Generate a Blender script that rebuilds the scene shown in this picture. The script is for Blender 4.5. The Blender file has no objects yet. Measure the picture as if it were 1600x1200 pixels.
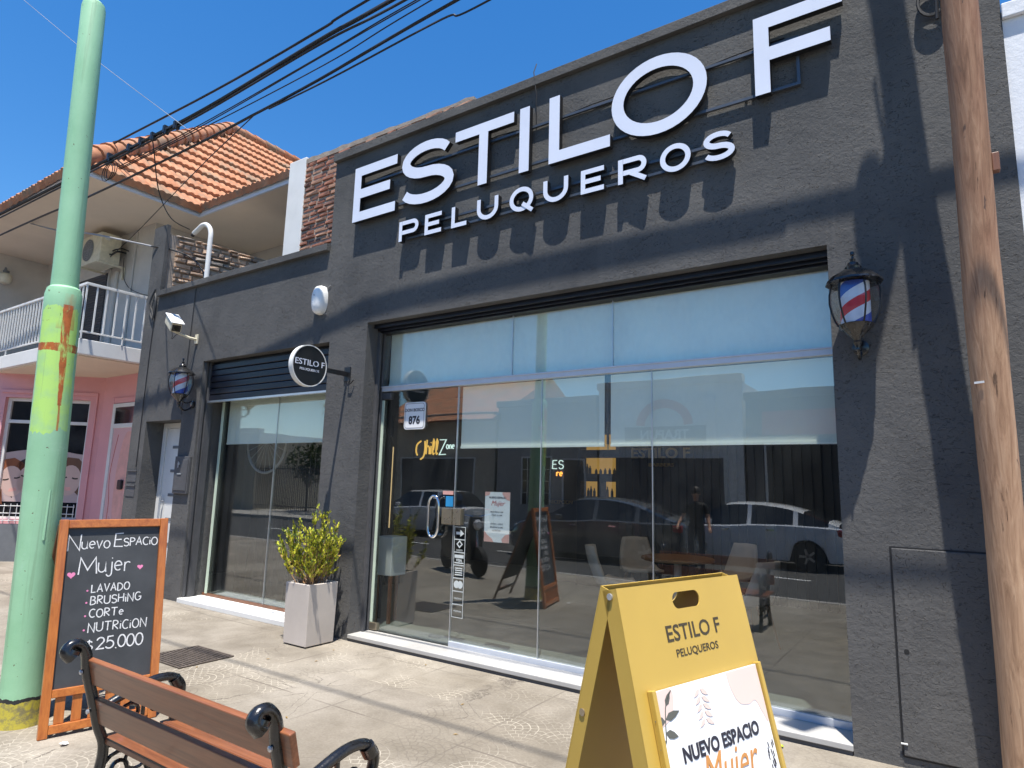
import bpy, bmesh, math, random
from mathutils import Vector, Matrix, Quaternion
random.seed(7)
R=math.radians
SC=bpy.context.scene
COL=SC.collection
# ------------------------------------------------------------------ camera, sky, sun, exposure
CAM_D=4.690206; YAW,PITCH,ROLL=R(34.21791783),R(9.00684669),R(1.50995595)
def setup_camera():
    cy,sy=math.cos(YAW),math.sin(YAW); cp,sp=math.cos(PITCH),math.sin(PITCH)
    f=Vector((-sy*cp,cy*cp,sp)); r=Vector((cy,sy,0)); u=r.cross(f)
    cr,sr=math.cos(ROLL),math.sin(ROLL)
    r2=r*cr+u*sr; u2=u*cr-r*sr
    cam=bpy.data.cameras.new('camera'); cam.sensor_width=36; cam.lens=22.5
    cam.clip_start=.05; cam.clip_end=2000
    o=bpy.data.objects.new('camera',cam); COL.objects.link(o)
    m=Matrix((r2,u2,-f)).transposed().to_4x4(); m.translation=(0,-CAM_D,1.58)
    o.matrix_world=m; SC.camera=o
setup_camera()
SUN_AZ,SUN_EL=R(28.6),R(74.5)
TOSUN=Vector((math.sin(SUN_AZ)*math.cos(SUN_EL),-math.cos(SUN_AZ)*math.cos(SUN_EL),math.sin(SUN_EL)))
w=bpy.data.worlds.new('World'); SC.world=w; w.use_nodes=True
nt=w.node_tree; bg=nt.nodes['Background']
sky=nt.nodes.new('ShaderNodeTexSky'); sky.sky_type='NISHITA'; sky.sun_disc=False
sky.sun_elevation=SUN_EL; sky.sun_rotation=math.atan2(TOSUN.x,TOSUN.y)
sky.altitude=0; sky.air_density=1.2; sky.dust_density=0.1; sky.ozone_density=5.0
hs=nt.nodes.new('ShaderNodeHueSaturation'); hs.inputs['Saturation'].default_value=1.30; hs.inputs['Hue'].default_value=.5035
nt.links.new(sky.outputs[0],hs.inputs['Color']); nt.links.new(hs.outputs[0],bg.inputs[0]); bg.inputs[1].default_value=.10
sl=bpy.data.lights.new('sun','SUN'); sl.energy=5.0; sl.angle=R(.53); sl.color=(1,.95,.87)
so=bpy.data.objects.new('sun',sl); COL.objects.link(so); so.rotation_mode='QUATERNION'
so.rotation_quaternion=TOSUN.to_track_quat('Z','Y')
SC.view_settings.view_transform='Standard'; SC.view_settings.look='None'
SC.view_settings.exposure=0.88; SC.view_settings.gamma=1
SC.render.engine='CYCLES'
SC.cycles.max_bounces=10; SC.cycles.transparent_max_bounces=24

# ------------------------------------------------------------------ materials
class NT:
    def __init__(s,name):
        s.m=bpy.data.materials.new(name); s.m.use_nodes=True
        s.t=s.m.node_tree; s.n=s.t.nodes; s.b=s.n['Principled BSDF']; s.out=s.n['Material Output']
    def new(s,k): return s.n.new(k)
    def put(s,sock,v):
        if hasattr(v,'links') or isinstance(v,bpy.types.NodeSocket): s.t.links.new(v,sock)
        elif isinstance(v,(tuple,list)) and len(v)==3 and sock.type=='RGBA': sock.default_value=(*v,1)
        else: sock.default_value=v
    def math(s,op,a,b=None,c=None,clamp=False):
        n=s.new('ShaderNodeMath'); n.operation=op; n.use_clamp=clamp
        s.put(n.inputs[0],a)
        if b is not None: s.put(n.inputs[1],b)
        if c is not None: s.put(n.inputs[2],c)
        return n.outputs[0]
    def coord(s,scale=(1,1,1),rot=(0,0,0),loc=(0,0,0)):
        tc=s.new('ShaderNodeTexCoord'); mp=s.new('ShaderNodeMapping')
        s.t.links.new(tc.outputs['Object'],mp.inputs[0])
        mp.inputs['Scale'].default_value=scale; mp.inputs['Rotation'].default_value=rot; mp.inputs['Location'].default_value=loc
        return mp.outputs[0]
    def noise(s,vec,scale,detail=4,rough=.55,dist=0):
        n=s.new('ShaderNodeTexNoise'); s.t.links.new(vec,n.inputs['Vector'])
        n.inputs['Scale'].default_value=scale; n.inputs['Detail'].default_value=detail
        n.inputs['Roughness'].default_value=rough; n.inputs['Distortion'].default_value=dist
        return n.outputs[0]
    def ramp(s,v,stops):
        n=s.new('ShaderNodeValToRGB'); s.t.links.new(v,n.inputs[0]); e=n.color_ramp.elements
        while len(e)<len(stops): e.new(.5)
        for i,(p,c) in enumerate(stops):
            e[i].position=p; e[i].color=(*c,1) if len(c)==3 else c
        return n.outputs[0]
    def mix(s,f,a,b,kind='MIX'):
        n=s.new('ShaderNodeMix'); n.data_type='RGBA'; n.blend_type=kind
        s.put(n.inputs[0],f); s.put(n.inputs[6],a); s.put(n.inputs[7],b); return n.outputs[2]
    def sep(s,vec):
        n=s.new('ShaderNodeSeparateXYZ'); s.t.links.new(vec,n.inputs[0]); return n.outputs
    def comb(s,x,y,z):
        n=s.new('ShaderNodeCombineXYZ')
        for i,v in enumerate((x,y,z)): s.put(n.inputs[i],v)
        return n.outputs[0]
    def bump(s,h,dist=.003,strength=1,normal=None):
        n=s.new('ShaderNodeBump'); s.t.links.new(h,n.inputs['Height']); n.inputs['Distance'].default_value=dist
        n.inputs['Strength'].default_value=strength
        if normal: s.t.links.new(normal,n.inputs['Normal'])
        return n.outputs[0]
    def set(s,**k):
        for a,v in k.items():
            a={'color':'Base Color','rough':'Roughness','metal':'Metallic','normal':'Normal','spec':'Specular IOR Level','coat':'Coat Weight','emit':'Emission Color','emits':'Emission Strength','trans':'Transmission Weight','alpha':'Alpha','sss':'Subsurface Weight'}[a]
            s.put(s.b.inputs[a],v)
        return s.m
def P(name,c,rough=.6,metal=0,var=.12,vs=6,bump=0,bs=60,bd=.002,c2=None,stretch=(1,1,1),coat=0,spec=.5,detail=5):
    t=NT(name); v=t.coord(stretch)
    n=t.noise(v,vs,detail,.6)
    c2=c2 or tuple(x*(1-2*var) for x in c)
    col=t.ramp(n,[(.3,c2),(.68,c)])
    t.set(color=col,rough=t.math('MULTIPLY_ADD',n,.25,rough-.12),metal=metal,coat=coat,spec=spec)
    if bump: t.set(normal=t.bump(t.noise(v,bs,6,.6),bd,bump))
    return t.m
def wood_mat(name,c,c2,axis=0,rough=.4,coat=.3,scale=1.0):
    t=NT(name); st=[14,14,14]; st[axis]=.8
    v=t.coord(tuple(x*scale for x in st))
    n=t.noise(v,1.6,8,.65,.6); n2=t.noise(v,7,4,.6)
    f=t.math('MULTIPLY_ADD',n2,.35,t.math('MULTIPLY',n,.8))
    col=t.ramp(f,[(.36,c2),(.52,tuple((a+b)/2 for a,b in zip(c,c2))),(.68,c)])
    return t.set(color=col,rough=rough,coat=coat,normal=t.bump(f,.002,.4))
def emis(name,c,s):
    t=NT(name); return t.set(color=tuple(x*.5 for x in c),emit=c,emits=s,rough=.5)
MT={}
# stucco: charcoal trowelled render with pits and ridges
def stucco():
    t=NT('charcoal_stucco'); v=t.coord()
    vs=t.coord((1,1,1.15))
    a=t.noise(vs,6,3,.5,.8); b=t.noise(v,38,5,.6,.5); c=t.noise(v,120,3,.6)
    area=t.ramp(t.noise(v,1.9,5,.6),[(.38,(.12,.12,.12)),(.62,(1,1,1))])
    pit=t.math('SUBTRACT',t.ramp(t.noise(t.coord((1,1,1.4)),26,3,.55,1.8),[(.315,(0,0,0)),(.36,(1,1,1))]),1)
    chip=t.ramp(t.noise(t.coord((1,1,1.7),(0,.5,0)),30,3,.5,1.1),[(.635,(0,0,0)),(.68,(1,1,1))])
    scr=t.ramp(t.noise(t.coord((1.2,1,7),(0,-.6,0)),9,4,.6,1.0),[(.64,(0,0,0)),(.70,(1,1,1))])
    h=t.math('MULTIPLY_ADD',a,.34,t.math('MULTIPLY_ADD',b,.30,t.math('MULTIPLY',c,.09)))
    h=t.math('ADD',h,t.math('MULTIPLY',area,t.math('ADD',t.math('MULTIPLY',pit,.95),t.math('ADD',t.math('MULTIPLY',chip,.45),t.math('MULTIPLY',scr,.30)))))
    big=t.noise(v,.9,6,.62,.4)
    col=t.ramp(big,[(.3,(.070,.070,.071)),(.5,(.094,.093,.092)),(.7,(.118,.115,.111))])
    streak=t.ramp(t.noise(t.coord((7,7,.35)),1.5,5,.6,.2),[(.56,(0,0,0)),(.72,(.45,.45,.45))])
    col=t.mix(streak,col,(.115,.112,.108))
    chipc=t.math('MULTIPLY',t.math('MULTIPLY',chip,area),.35); col=t.mix(chipc,col,(.17,.165,.16))
    z=t.sep(v)[2]
    dust=t.math('SUBTRACT',1,t.math('DIVIDE',z,1.6,clamp=True),clamp=True)
    dust=t.math('MULTIPLY',dust,t.math('MULTIPLY',t.noise(v,5,6,.7),.55))
    col=t.mix(dust,col,(.16,.15,.135))
    return t.set(color=col,rough=.8,spec=.15,normal=t.bump(h,.016,.95))
MT['stucco']=stucco()
MT['stucco2']=P('charcoal_paint',(.085,.085,.09),.65,var=.15,bump=.6,bs=40,bd=.004)
def paving():
    t=NT('stamped_paving'); v=t.coord(); x,y,z=t.sep(v)
    s=.46
    row=t.math('FLOOR',t.math('DIVIDE',y,s/2))
    off=t.math('MULTIPLY',t.math('MODULO',t.math('ABSOLUTE',row),2),s/2)
    u=t.math('SUBTRACT',t.math('MODULO',t.math('ADD',t.math('ADD',x,off),s*200),s),s/2)
    vv=t.math('SUBTRACT',y,t.math('MULTIPLY',row,s/2))
    wob=t.math('MULTIPLY',t.math('SUBTRACT',t.noise(v,14,3),.5),.022)
    r=t.math('ADD',t.math('SQRT',t.math('ADD',t.math('MULTIPLY',u,u),t.math('MULTIPLY',vv,vv))),wob)
    ring=t.math('DIVIDE',r,.052); fr=t.math('ABSOLUTE',t.math('SUBTRACT',t.math('FRACT',ring),.5))
    ringl=t.ramp(fr,[(.40,(0,0,0)),(.455,(1,1,1))])
    th=t.math('ARCTAN2',u,t.math('ADD',vv,.001))
    k=t.math('MULTIPLY',t.math('ADD',t.math('FLOOR',ring),.6),1.05)
    an=t.math('ADD',t.math('MULTIPLY',th,k),t.math('MULTIPLY',wob,9))
    fa=t.math('ABSOLUTE',t.math('SUBTRACT',t.math('FRACT',an),.5))
    angl=t.ramp(fa,[(.42,(0,0,0)),(.47,(1,1,1))])
    line=t.math('MAXIMUM',ringl,angl)
    m1=t.noise(v,1.5,5,.6); m2=t.noise(v,.9,3,.5)
    msk=t.ramp(m1,[(.42,(0,0,0)),(.54,(1,1,1))])
    sx=t.math('FLOOR',t.math('ADD',t.math('DIVIDE',t.math('ADD',x,.3),1.15),.5)); sy=t.math('FLOOR',t.math('ADD',t.math('DIVIDE',t.math('ADD',y,.2),1.15),.5))
    wn=t.new('ShaderNodeTexWhiteNoise'); wn.noise_dimensions='2D'; t.t.links.new(t.comb(sx,sy,0),wn.inputs['Vector']); slab=wn.outputs['Value']
    line=t.math('MULTIPLY',line,t.math('MULTIPLY',msk,t.ramp(slab,[(.30,(.12,.12,.12)),(.55,(1,1,1))])))
    base=t.ramp(t.noise(v,2.3,9,.68,.3),[(.25,(.215,.190,.155)),(.5,(.30,.270,.225)),(.75,(.375,.34,.288))])
    spk=t.ramp(t.noise(v,60,4,.7),[(.3,(.80,.78,.76)),(.62,(1,1,1))])
    base=t.mix(1,base,spk,'MULTIPLY')
    stain=t.ramp(t.noise(v,.55,5,.62,.5),[(.38,(.74,.72,.69)),(.6,(1,1,1))])
    base=t.mix(1,base,stain,'MULTIPLY')
    base=t.mix(1,base,t.ramp(slab,[(0,(.86,.86,.87)),(1,(1.0,1.0,.99))]),'MULTIPLY')
    gum=t.ramp(t.noise(v,13,2,.4),[(.225,(.9,.9,.9)),(.245,(0,0,0))]); base=t.mix(t.math('MULTIPLY',gum,.5),base,(.09,.08,.07))
    vo=t.new('ShaderNodeTexVoronoi'); vo.feature='DISTANCE_TO_EDGE'; t.t.links.new(t.coord((.9,.9,.9),(0,0,.4)),vo.inputs['Vector']); vo.inputs['Scale'].default_value=1.1
    dv=t.math('ADD',vo.outputs['Distance'],t.math('MULTIPLY',t.math('SUBTRACT',t.noise(v,6,5,.7),.5),.06))
    crk=t.math('MULTIPLY',t.math('LESS_THAN',t.math('ABSOLUTE',t.math('SUBTRACT',dv,.03)),.0022),t.ramp(t.noise(v,.8,2),[(.5,(0,0,0)),(.58,(1,1,1))]))
    base=t.mix(t.math('MULTIPLY',crk,.8),base,(.10,.085,.07))
    lc=t.ramp(m2,[(.46,(.13,.11,.09)),(.54,(.56,.51,.42))])
    col=t.mix(t.math('MULTIPLY',line,.46),base,lc)
    jx=t.math('ABSOLUTE',t.math('SUBTRACT',t.math('FRACT',t.math('DIVIDE',t.math('ADD',x,.3),1.15)),.5))
    jy=t.math('ABSOLUTE',t.math('SUBTRACT',t.math('FRACT',t.math('DIVIDE',t.math('ADD',y,.2),1.15)),.5))
    j=t.ramp(t.math('MAXIMUM',jx,jy),[(.4925,(0,0,0)),(.4955,(1,1,1))])
    j=t.math('MULTIPLY',j,t.ramp(t.noise(v,1.7,3),[(.42,(.15,.15,.15)),(.6,(.9,.9,.9))]))
    col=t.mix(j,col,(.13,.11,.09))
    h=t.math('ADD',t.math('MULTIPLY',t.noise(v,40,6,.65),.5),t.math('MULTIPLY',t.math('ADD',line,j),-.6))
    return t.set(color=col,rough=.8,spec=.3,normal=t.bump(h,.004,.7))
MT['paving']=paving()
MT['asphalt']=P('asphalt',(.052,.051,.049),.85,var=.2,vs=3,bump=.7,bs=220,bd=.004)
MT['soil_ground']=P('ground',(.2,.18,.14),.9,bump=.4)
MT['kerb']=P('kerb_concrete',(.36,.34,.31),.8,bump=.5)
MT['white_sign']=P('white_acrylic',(.70,.735,.84),.22,var=.04,vs=1.5,coat=.3)
MT['black']=P('black_paint',(.014,.014,.016),.38,var=.2)
MT['blackmatte']=P('black_matte',(.012,.012,.013),.7,var=.2)
MT['iron']=P('cast_iron_black',(.012,.012,.013),.28,var=.25,vs=25,bump=.6,bs=70,bd=.002,coat=.5)
MT['shutter']=P('dark_blue_steel',(.02,.023,.035),.35,metal=.3,var=.2)
MT['frame_tube']=P('grey_steel_tube',(.075,.09,.115),.4,metal=.3)
MT['alu']=P('aluminium',(.62,.64,.67),.35,metal=.75,var=.06,vs=12)
MT['alubar']=P('pale_aluminium',(.60,.63,.68),.4,metal=.2,var=.05)
MT['chrome']=P('chrome',(.8,.8,.82),.08,metal=1,var=.02)
MT['bronze']=P('champagne_lock',(.42,.36,.27),.3,metal=.8,var=.06)
MT['marble']=P('pale_marble_sill',(.44,.43,.41),.35,var=.07,vs=3,bump=.1)
MT['whitepaint']=P('white_paint',(.72,.72,.70),.5,var=.05,vs=3,bump=.15,bs=20)
MT['whitewall']=P('white_wall',(.74,.76,.80),.8,var=.06,vs=1.5,bump=.6,bs=30,bd=.004)
MT['ivory']=P('ivory_plastic',(.72,.66,.50),.4,var=.12,vs=14)
MT['lampwhite']=P('opal_plastic',(.82,.82,.80),.3,var=.04)
MT['cream']=P('cream_wall',(.50,.46,.38),.8,var=.10,vs=2,bump=.4,bs=30,bd=.003)
MT['soffit']=P('beige_soffit',(.72,.62,.50),.8,var=.06,vs=1,bump=.2)
MT['upwall']=P('grey_beige_wall',(.58,.54,.49),.85,var=.10,vs=1.3,bump=.4,bs=24)
MT['pink']=P('pink_wall',(.74,.36,.375),.75,var=.06,vs=1.6,bump=.35,bs=40)
MT['greybase']=P('grey_plinth',(.16,.17,.18),.8,var=.1,bump=.3)
MT['fascia']=P('fascia_white',(.62,.64,.68),.6,var=.05)
MT['darkglass']=P('dark_pane',(.012,.013,.015),.06,var=.1,spec=.6)
MT['planter']=P('fibre_cement',(.58,.515,.455),.7,var=.10,vs=2.2,bump=.3,bs=50)
MT['soil']=P('potting_soil',(.05,.035,.025),.95,bump=.8)
MT['yellow']=P('mustard_metal',(.51,.335,.065),.42,var=.05,vs=3,bump=.12,bs=90,bd=.001)
MT['cut_shade']=P('painted_cut_shade',(.055,.04,.02),.7)  # dark colour on solid letters stands for the shade inside the cutouts
MT['paper']=P('poster_paper',(.80,.80,.80),.45,var=.02)
MT['poster_pink']=P('poster_beige',(.74,.56,.49),.5,var=.03)
MT['poster_leaf']=P('poster_leaf_grey',(.12,.12,.10),.5)
MT['ink']=P('ink_black',(.02,.018,.03),.5)
MT['ink_orange']=P('ink_orange',(.62,.27,.07),.5)
MT['ink_red']=P('ink_red',(.55,.10,.08),.5)
MT['ink_peach']=P('ink_peach',(.80,.42,.36),.5)
MT['board']=P('chalkboard',(.060,.064,.069),.6,var=.24,vs=3.2,bump=.2,bs=30,detail=8)
MT['chalk']=P('chalk_white',(.80,.80,.80),.9,var=.18,vs=90)
MT['chalk_pink']=P('chalk_pink',(.80,.25,.45),.9,var=.1)
MT['wood_orange']=wood_mat('orange_varnished_wood',(.52,.17,.035),(.30,.075,.015),2,.4,.4)
MT['wood_orange_u']=wood_mat('orange_varnished_rail',(.52,.17,.035),(.30,.075,.015),0,.4,.4)
MT['wood_back']=wood_mat('varnished_wood_dark',(.22,.085,.035),(.11,.04,.018),2,.5,.2)
MT['wood_bench']=wood_mat('bench_hardwood',(.27,.098,.042),(.10,.034,.015),0,.38,.35)
MT['wood_leg']=wood_mat('beech_leg',(.40,.24,.13),(.28,.15,.07),2,.5,.1)
MT['wood_top']=wood_mat('oak_tabletop',(.42,.20,.08),(.25,.10,.035),0,.4,.2)
MT['beige_fabric']=P('beige_upholstery',(.68,.56,.48),.9,var=.08,bump=.4,bs=150)
MT['rubber']=P('rubber',(.015,.015,.015),.8)
MT['wire']=P('black_cable',(.012,.012,.014),.6)
MT['wirewhite']=P('grey_cable',(.30,.30,.31),.6)
MT['leafdark']=None
MT['steel_grate']=P('rusty_grate',(.16,.13,.11),.6,metal=.4,var=.25,vs=20)
MT['drainhole']=P('drain_dark',(.01,.01,.01),.9)
MT['tag_white']=P('painted_white',(.8,.8,.78),.5)
MT['blue_sticker']=P('blue_sticker',(.03,.30,.62),.4)
MT['skin']=P('skin',(.50,.28,.19),.55,var=.05)
MT['hair']=P('dark_hair',(.025,.016,.012),.6)
MT['hair_red']=P('auburn_hair',(.28,.09,.035),.6)
MT['hair_brown']=P('brown_hair',(.16,.075,.04),.6)
MT['skin_print']=P('printed_skin',(.60,.42,.36),.5,var=.04)
MT['print_bg']=P('printed_backdrop',(.52,.40,.38),.5,var=.12,vs=1.2)
MT['cloth_black']=P('black_cotton',(.012,.012,.013),.9)
MT['denim']=P('dark_denim',(.03,.035,.05),.9)
MT['floor_in']=P('interior_floor',(.15,.165,.15),.5,var=.12,vs=2)
MT['wall_in']=P('interior_dark_wall',(.022,.024,.028),.8)
MT['wall_in_beige']=P('interior_taupe',(.09,.075,.06),.8)
MT['slat_in']=P('interior_slats',(.022,.025,.036),.7)
MT['curtain']=P('dark_curtain',(.016,.015,.016),.9,var=.3,vs=3,stretch=(10,10,.3))
MT['gold']=P('gold_letters',(.45,.30,.10),.35,metal=.6)
MT['blind']=P('roller_blind_fabric',(.86,.87,.79),.85,var=.03,vs=1.5)
MT['neon_w']=emis('neon_white',(.75,.95,.9),.6)
MT['neon_y']=emis('neon_amber',(1,.60,.12),.5)
MT['neon_o']=emis('neon_orange',(1,.35,.05),1.6)
MT['niche']=emis('lit_niche',(1,.56,.13),.19)
MT['led']=emis('led_warm',(1,.70,.35),.4)
MT['spot']=emis('ceiling_spot',(1,.95,.86),40.0)
MT['whiteprint']=P('white_vinyl',(.62,.66,.64),.6)
MT['car_silver']=P('silver_paint',(.62,.64,.66),.22,metal=.15,var=.03,coat=.8)
MT['car_white']=P('pale_silver_paint',(.80,.82,.84),.2,metal=.1,var=.03,coat=.8)
MT['car_grey']=P('graphite_paint',(.15,.152,.145),.22,metal=.4,var=.05,coat=.8)
MT['carglass']=P('car_glass',(.012,.014,.016),.04,var=.05,spec=.7)
MT['rim']=P('alloy_rim',(.55,.55,.56),.3,metal=.8)
MT['taillight']=P('tail_lamp',(.42,.02,.015),.2,coat=.5)
MT['headlamp']=P('head_lamp',(.7,.72,.75),.1,coat=.6)
MT['opp_cream']=P('opposite_cream',(.42,.38,.30),.85,bump=.3)
MT['opp_grey']=P('opposite_grey',(.30,.30,.29),.85,bump=.3)
MT['opp_white']=P('opposite_white',(.62,.62,.60),.8,bump=.3)
MT['opp_dark']=P('opposite_dark',(.06,.06,.065),.5)
MT['opp_red']=P('sign_red',(.48,.06,.04),.5)
MT['trunk']=P('bark',(.12,.09,.065),.9,bump=.8,bs=30,bd=.01,stretch=(1,1,.3))
def two(name,stops,scale=9,rough=.55,trans=.0):
    t=NT(name); v=t.coord(); n=t.noise(v,scale,2,.5)
    return t.set(color=t.ramp(n,stops),rough=rough,spec=.4)
MT['leaf_y']=two('young_yellow_leaf',[(.3,(.20,.25,.02)),(.5,(.46,.47,.035)),(.75,(.60,.54,.05))],16)
MT['leaf_o']=two('dry_orange_leaf',[(.3,(.24,.13,.03)),(.7,(.36,.24,.05))],16)
MT['leaf_d']=two('deep_green_leaf',[(.3,(.035,.07,.015)),(.7,(.10,.15,.03))],14)
MT['leaf_tree']=two('tree_leaf',[(.3,(.03,.06,.015)),(.7,(.085,.13,.035))],4)
def green_pole_mat():
    t=NT('mint_green_paint'); v=t.coord(); x,y,z=t.sep(v); y=t.math('MULTIPLY_ADD',z,.03,y)
    n=t.noise(v,22,6,.7); n2=t.noise(t.coord((1,1,.25)),9,5,.6); fine=t.noise(v,90,3,.6)
    base=t.ramp(t.noise(v,2.5,5,.6),[(.3,(.27,.52,.30)),(.7,(.36,.62,.39))])
    chips=t.ramp(n,[(.285,(1,1,1)),(.31,(0,0,0))])
    zl=t.math('MULTIPLY',t.math('LESS_THAN',z,2.83),chips)
    base=t.mix(t.math('MULTIPLY',zl,.75),base,(.10,.16,.07))
    # lime patch of older touch-up paint, facing the building corner of the path
    ang=t.math('ARCTAN2',y,x)          # camera-facing side is about -25 deg
    pz=t.math('MULTIPLY',t.math('GREATER_THAN',t.math('ADD',z,t.math('MULTIPLY',n2,.25)),1.98),t.math('LESS_THAN',t.math('ADD',z,t.math('MULTIPLY',n2,.2)),2.80))
    pa=t.math('LESS_THAN',t.math('ABSOLUTE',t.math('ADD',ang,t.math('ADD',.30,t.math('MULTIPLY',n,.3)))),1.15)
    patch=t.math('MULTIPLY',t.math('MULTIPLY',pz,pa),t.ramp(t.noise(v,7,5,.6),[(.3,(.35,.35,.35)),(.55,(.95,.95,.95))]))
    base=t.mix(patch,base,(.50,.78,.18))
    drip=t.ramp(t.noise(t.coord((9,9,.22),(0,0,.3)),2.2,5,.65),[(.57,(0,0,0)),(.72,(.5,.5,.5))]); base=t.mix(drip,base,(.17,.27,.15))
    scuff=t.ramp(t.noise(v,5,7,.75,.4),[(.60,(0,0,0)),(.70,(.55,.55,.55))]); base=t.mix(t.math('MULTIPLY',scuff,t.math('LESS_THAN',z,1.9)),base,(.40,.62,.46))
    # orange spray cross
    da=t.math('ABSOLUTE',t.math('ADD',ang,t.math('ADD',.02,t.math('MULTIPLY',t.math('SUBTRACT',n2,.5),.35))))
    wid=t.math('ADD',.10,t.math('MULTIPLY',t.math('SUBTRACT',z,2.05),.30))
    vz=t.math('MULTIPLY',t.math('GREATER_THAN',z,2.03),t.math('LESS_THAN',z,2.72))
    vb=t.math('MULTIPLY',t.math('LESS_THAN',da,wid),vz)
    hz=t.math('LESS_THAN',t.math('ABSOLUTE',t.math('SUBTRACT',z,t.math('ADD',2.425,t.math('MULTIPLY',t.math('SUBTRACT',n,.5),.03)))),.026)
    cr=t.math('MAXIMUM',vb,t.math('MULTIPLY',hz,t.math('LESS_THAN',t.math('ABSOLUTE',t.math('ADD',ang,.45)),1.5)))
    cr=t.math('MULTIPLY',cr,t.ramp(t.noise(t.coord((1,1,.3)),24,6,.75,.5),[(.36,(.0,.0,.0)),(.50,(.95,.95,.95))]))
    run=t.math('MULTIPLY',t.math('LESS_THAN',da,.05),t.math('MULTIPLY',t.math('GREATER_THAN',z,1.86),t.math('LESS_THAN',z,2.2))); cr=t.math('MAXIMUM',cr,t.math('MULTIPLY',run,.8))
    smr=t.math('MULTIPLY',t.math('LESS_THAN',t.math('ABSOLUTE',t.math('ADD',ang,.1)),.5),t.math('MULTIPLY',t.math('GREATER_THAN',z,2.55),t.math('LESS_THAN',z,2.8))); cr=t.math('MAXIMUM',cr,t.math('MULTIPLY',smr,t.ramp(n2,[(.45,(0,0,0)),(.65,(.5,.5,.5))])))
    base=t.mix(cr,base,t.ramp(n,[(.35,(.34,.06,.015)),(.6,(.56,.12,.025))]))
    rust=t.ramp(t.noise(v,30,4,.6,.3),[(.285,(1,1,1)),(.31,(0,0,0))]); base=t.mix(t.math('MULTIPLY',rust,.85),base,(.13,.06,.03))
    # yellow foot with a tar-black edge
    edge=t.math('ADD',.155,t.math('MULTIPLY',t.math('SUBTRACT',t.noise(v,8,4,.6),.5),.10))
    base=t.mix(t.math('LESS_THAN',z,t.math('ADD',edge,.028)),base,(.03,.03,.03))
    foot=t.ramp(n,[(.4,(.24,.21,.10)),(.55,(.52,.44,.06))])
    base=t.mix(t.math('LESS_THAN',z,edge),base,foot)
    return t.set(color=base,rough=.5,spec=.4,normal=t.bump(t.math('ADD',fine,t.math('MULTIPLY',n2,1.2)),.002,.6))
MT['greenpole']=green_pole_mat()
def pole_wood():
    t=NT('weathered_pole_wood'); v=t.coord((1,1,.055)); v1=t.coord()
    g=t.noise(v,34,9,.7,.9); g2=t.noise(v,110,4,.65); b=t.noise(t.coord((1,1,.35)),3.2,6,.65)
    z=t.sep(v1)[2]
    up=t.math('MULTIPLY_ADD',z,.26,-.15,clamp=True)
    pale=t.ramp(g,[(.3,(.27,.155,.09)),(.5,(.45,.275,.165)),(.72,(.60,.40,.255))])
    red=t.ramp(g,[(.3,(.12,.052,.032)),(.5,(.24,.115,.07)),(.72,(.35,.19,.12))])
    m=t.math('ADD',t.math('MULTIPLY',up,.75),t.math('MULTIPLY',t.math('SUBTRACT',b,.5),1.6),clamp=True)
    col=t.mix(m,pale,red)
    knots=t.ramp(t.noise(t.coord((1,1,.38)),15,3,.5,.5),[(.255,(1,1,1)),(.30,(0,0,0))])
    col=t.mix(t.math('MULTIPLY',knots,.8),col,(.075,.05,.045))
    crack=t.ramp(t.noise(t.coord((1,1,.022)),42,5,.6,.3),[(.30,(1,1,1)),(.335,(0,0,0))])
    col=t.mix(t.math('MULTIPLY',crack,.7),col,(.06,.035,.025))
    h=t.math('ADD',t.math('ADD',g,t.math('MULTIPLY',g2,.4)),t.math('MULTIPLY',crack,-.9))
    return t.set(color=col,rough=.8,spec=.25,normal=t.bump(h,.006,.8))
MT['polewood']=pole_wood()
def brick(name,axes,c1,c2,mort,bw=.24,bh=.065,rough_amt=1.0):
    t=NT(name); v=t.coord(); s=t.sep(v)
    wob=t.math('MULTIPLY',t.math('SUBTRACT',t.noise(v,5,4,.6),.5),.05*rough_amt)
    vec=t.comb(s[axes[0]],t.math('ADD',s[axes[1]],wob),0)
    b=t.new('ShaderNodeTexBrick'); t.t.links.new(vec,b.inputs['Vector'])
    b.inputs['Scale'].default_value=1; b.inputs['Brick Width'].default_value=bw; b.inputs['Row Height'].default_value=bh+.015
    b.inputs['Mortar Size'].default_value=.011; b.inputs['Mortar Smooth'].default_value=.4; b.inputs['Bias'].default_value=0
    b.inputs['Color1'].default_value=(*c1,1); b.inputs['Color2'].default_value=(*c2,1); b.inputs['Mortar'].default_value=(*mort,1)
    n=t.noise(v,16,6,.7)
    col=t.mix(t.ramp(n,[(.42,(.75,.75,.75)),(.6,(0,0,0))]),b.outputs[0],mort)
    col=t.mix(t.ramp(t.noise(v,3,4,.6),[(.5,(0,0,0)),(.7,(.6,.6,.6))]),col,(.34,.27,.22))
    h=t.math('ADD',t.math('MULTIPLY',b.outputs[1],-1),t.math('MULTIPLY',n,1.3))
    return t.set(color=col,rough=.9,spec=.2,normal=t.bump(h,.03,1))
MT['brick_front']=brick('weathered_red_brick',(0,2),(.42,.115,.06),(.30,.11,.075),(.30,.24,.20))
MT['brick_side']=brick('rubble_brick',(1,2),(.36,.22,.15),(.24,.16,.12),(.24,.205,.175),.2,.07,2.5)
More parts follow.
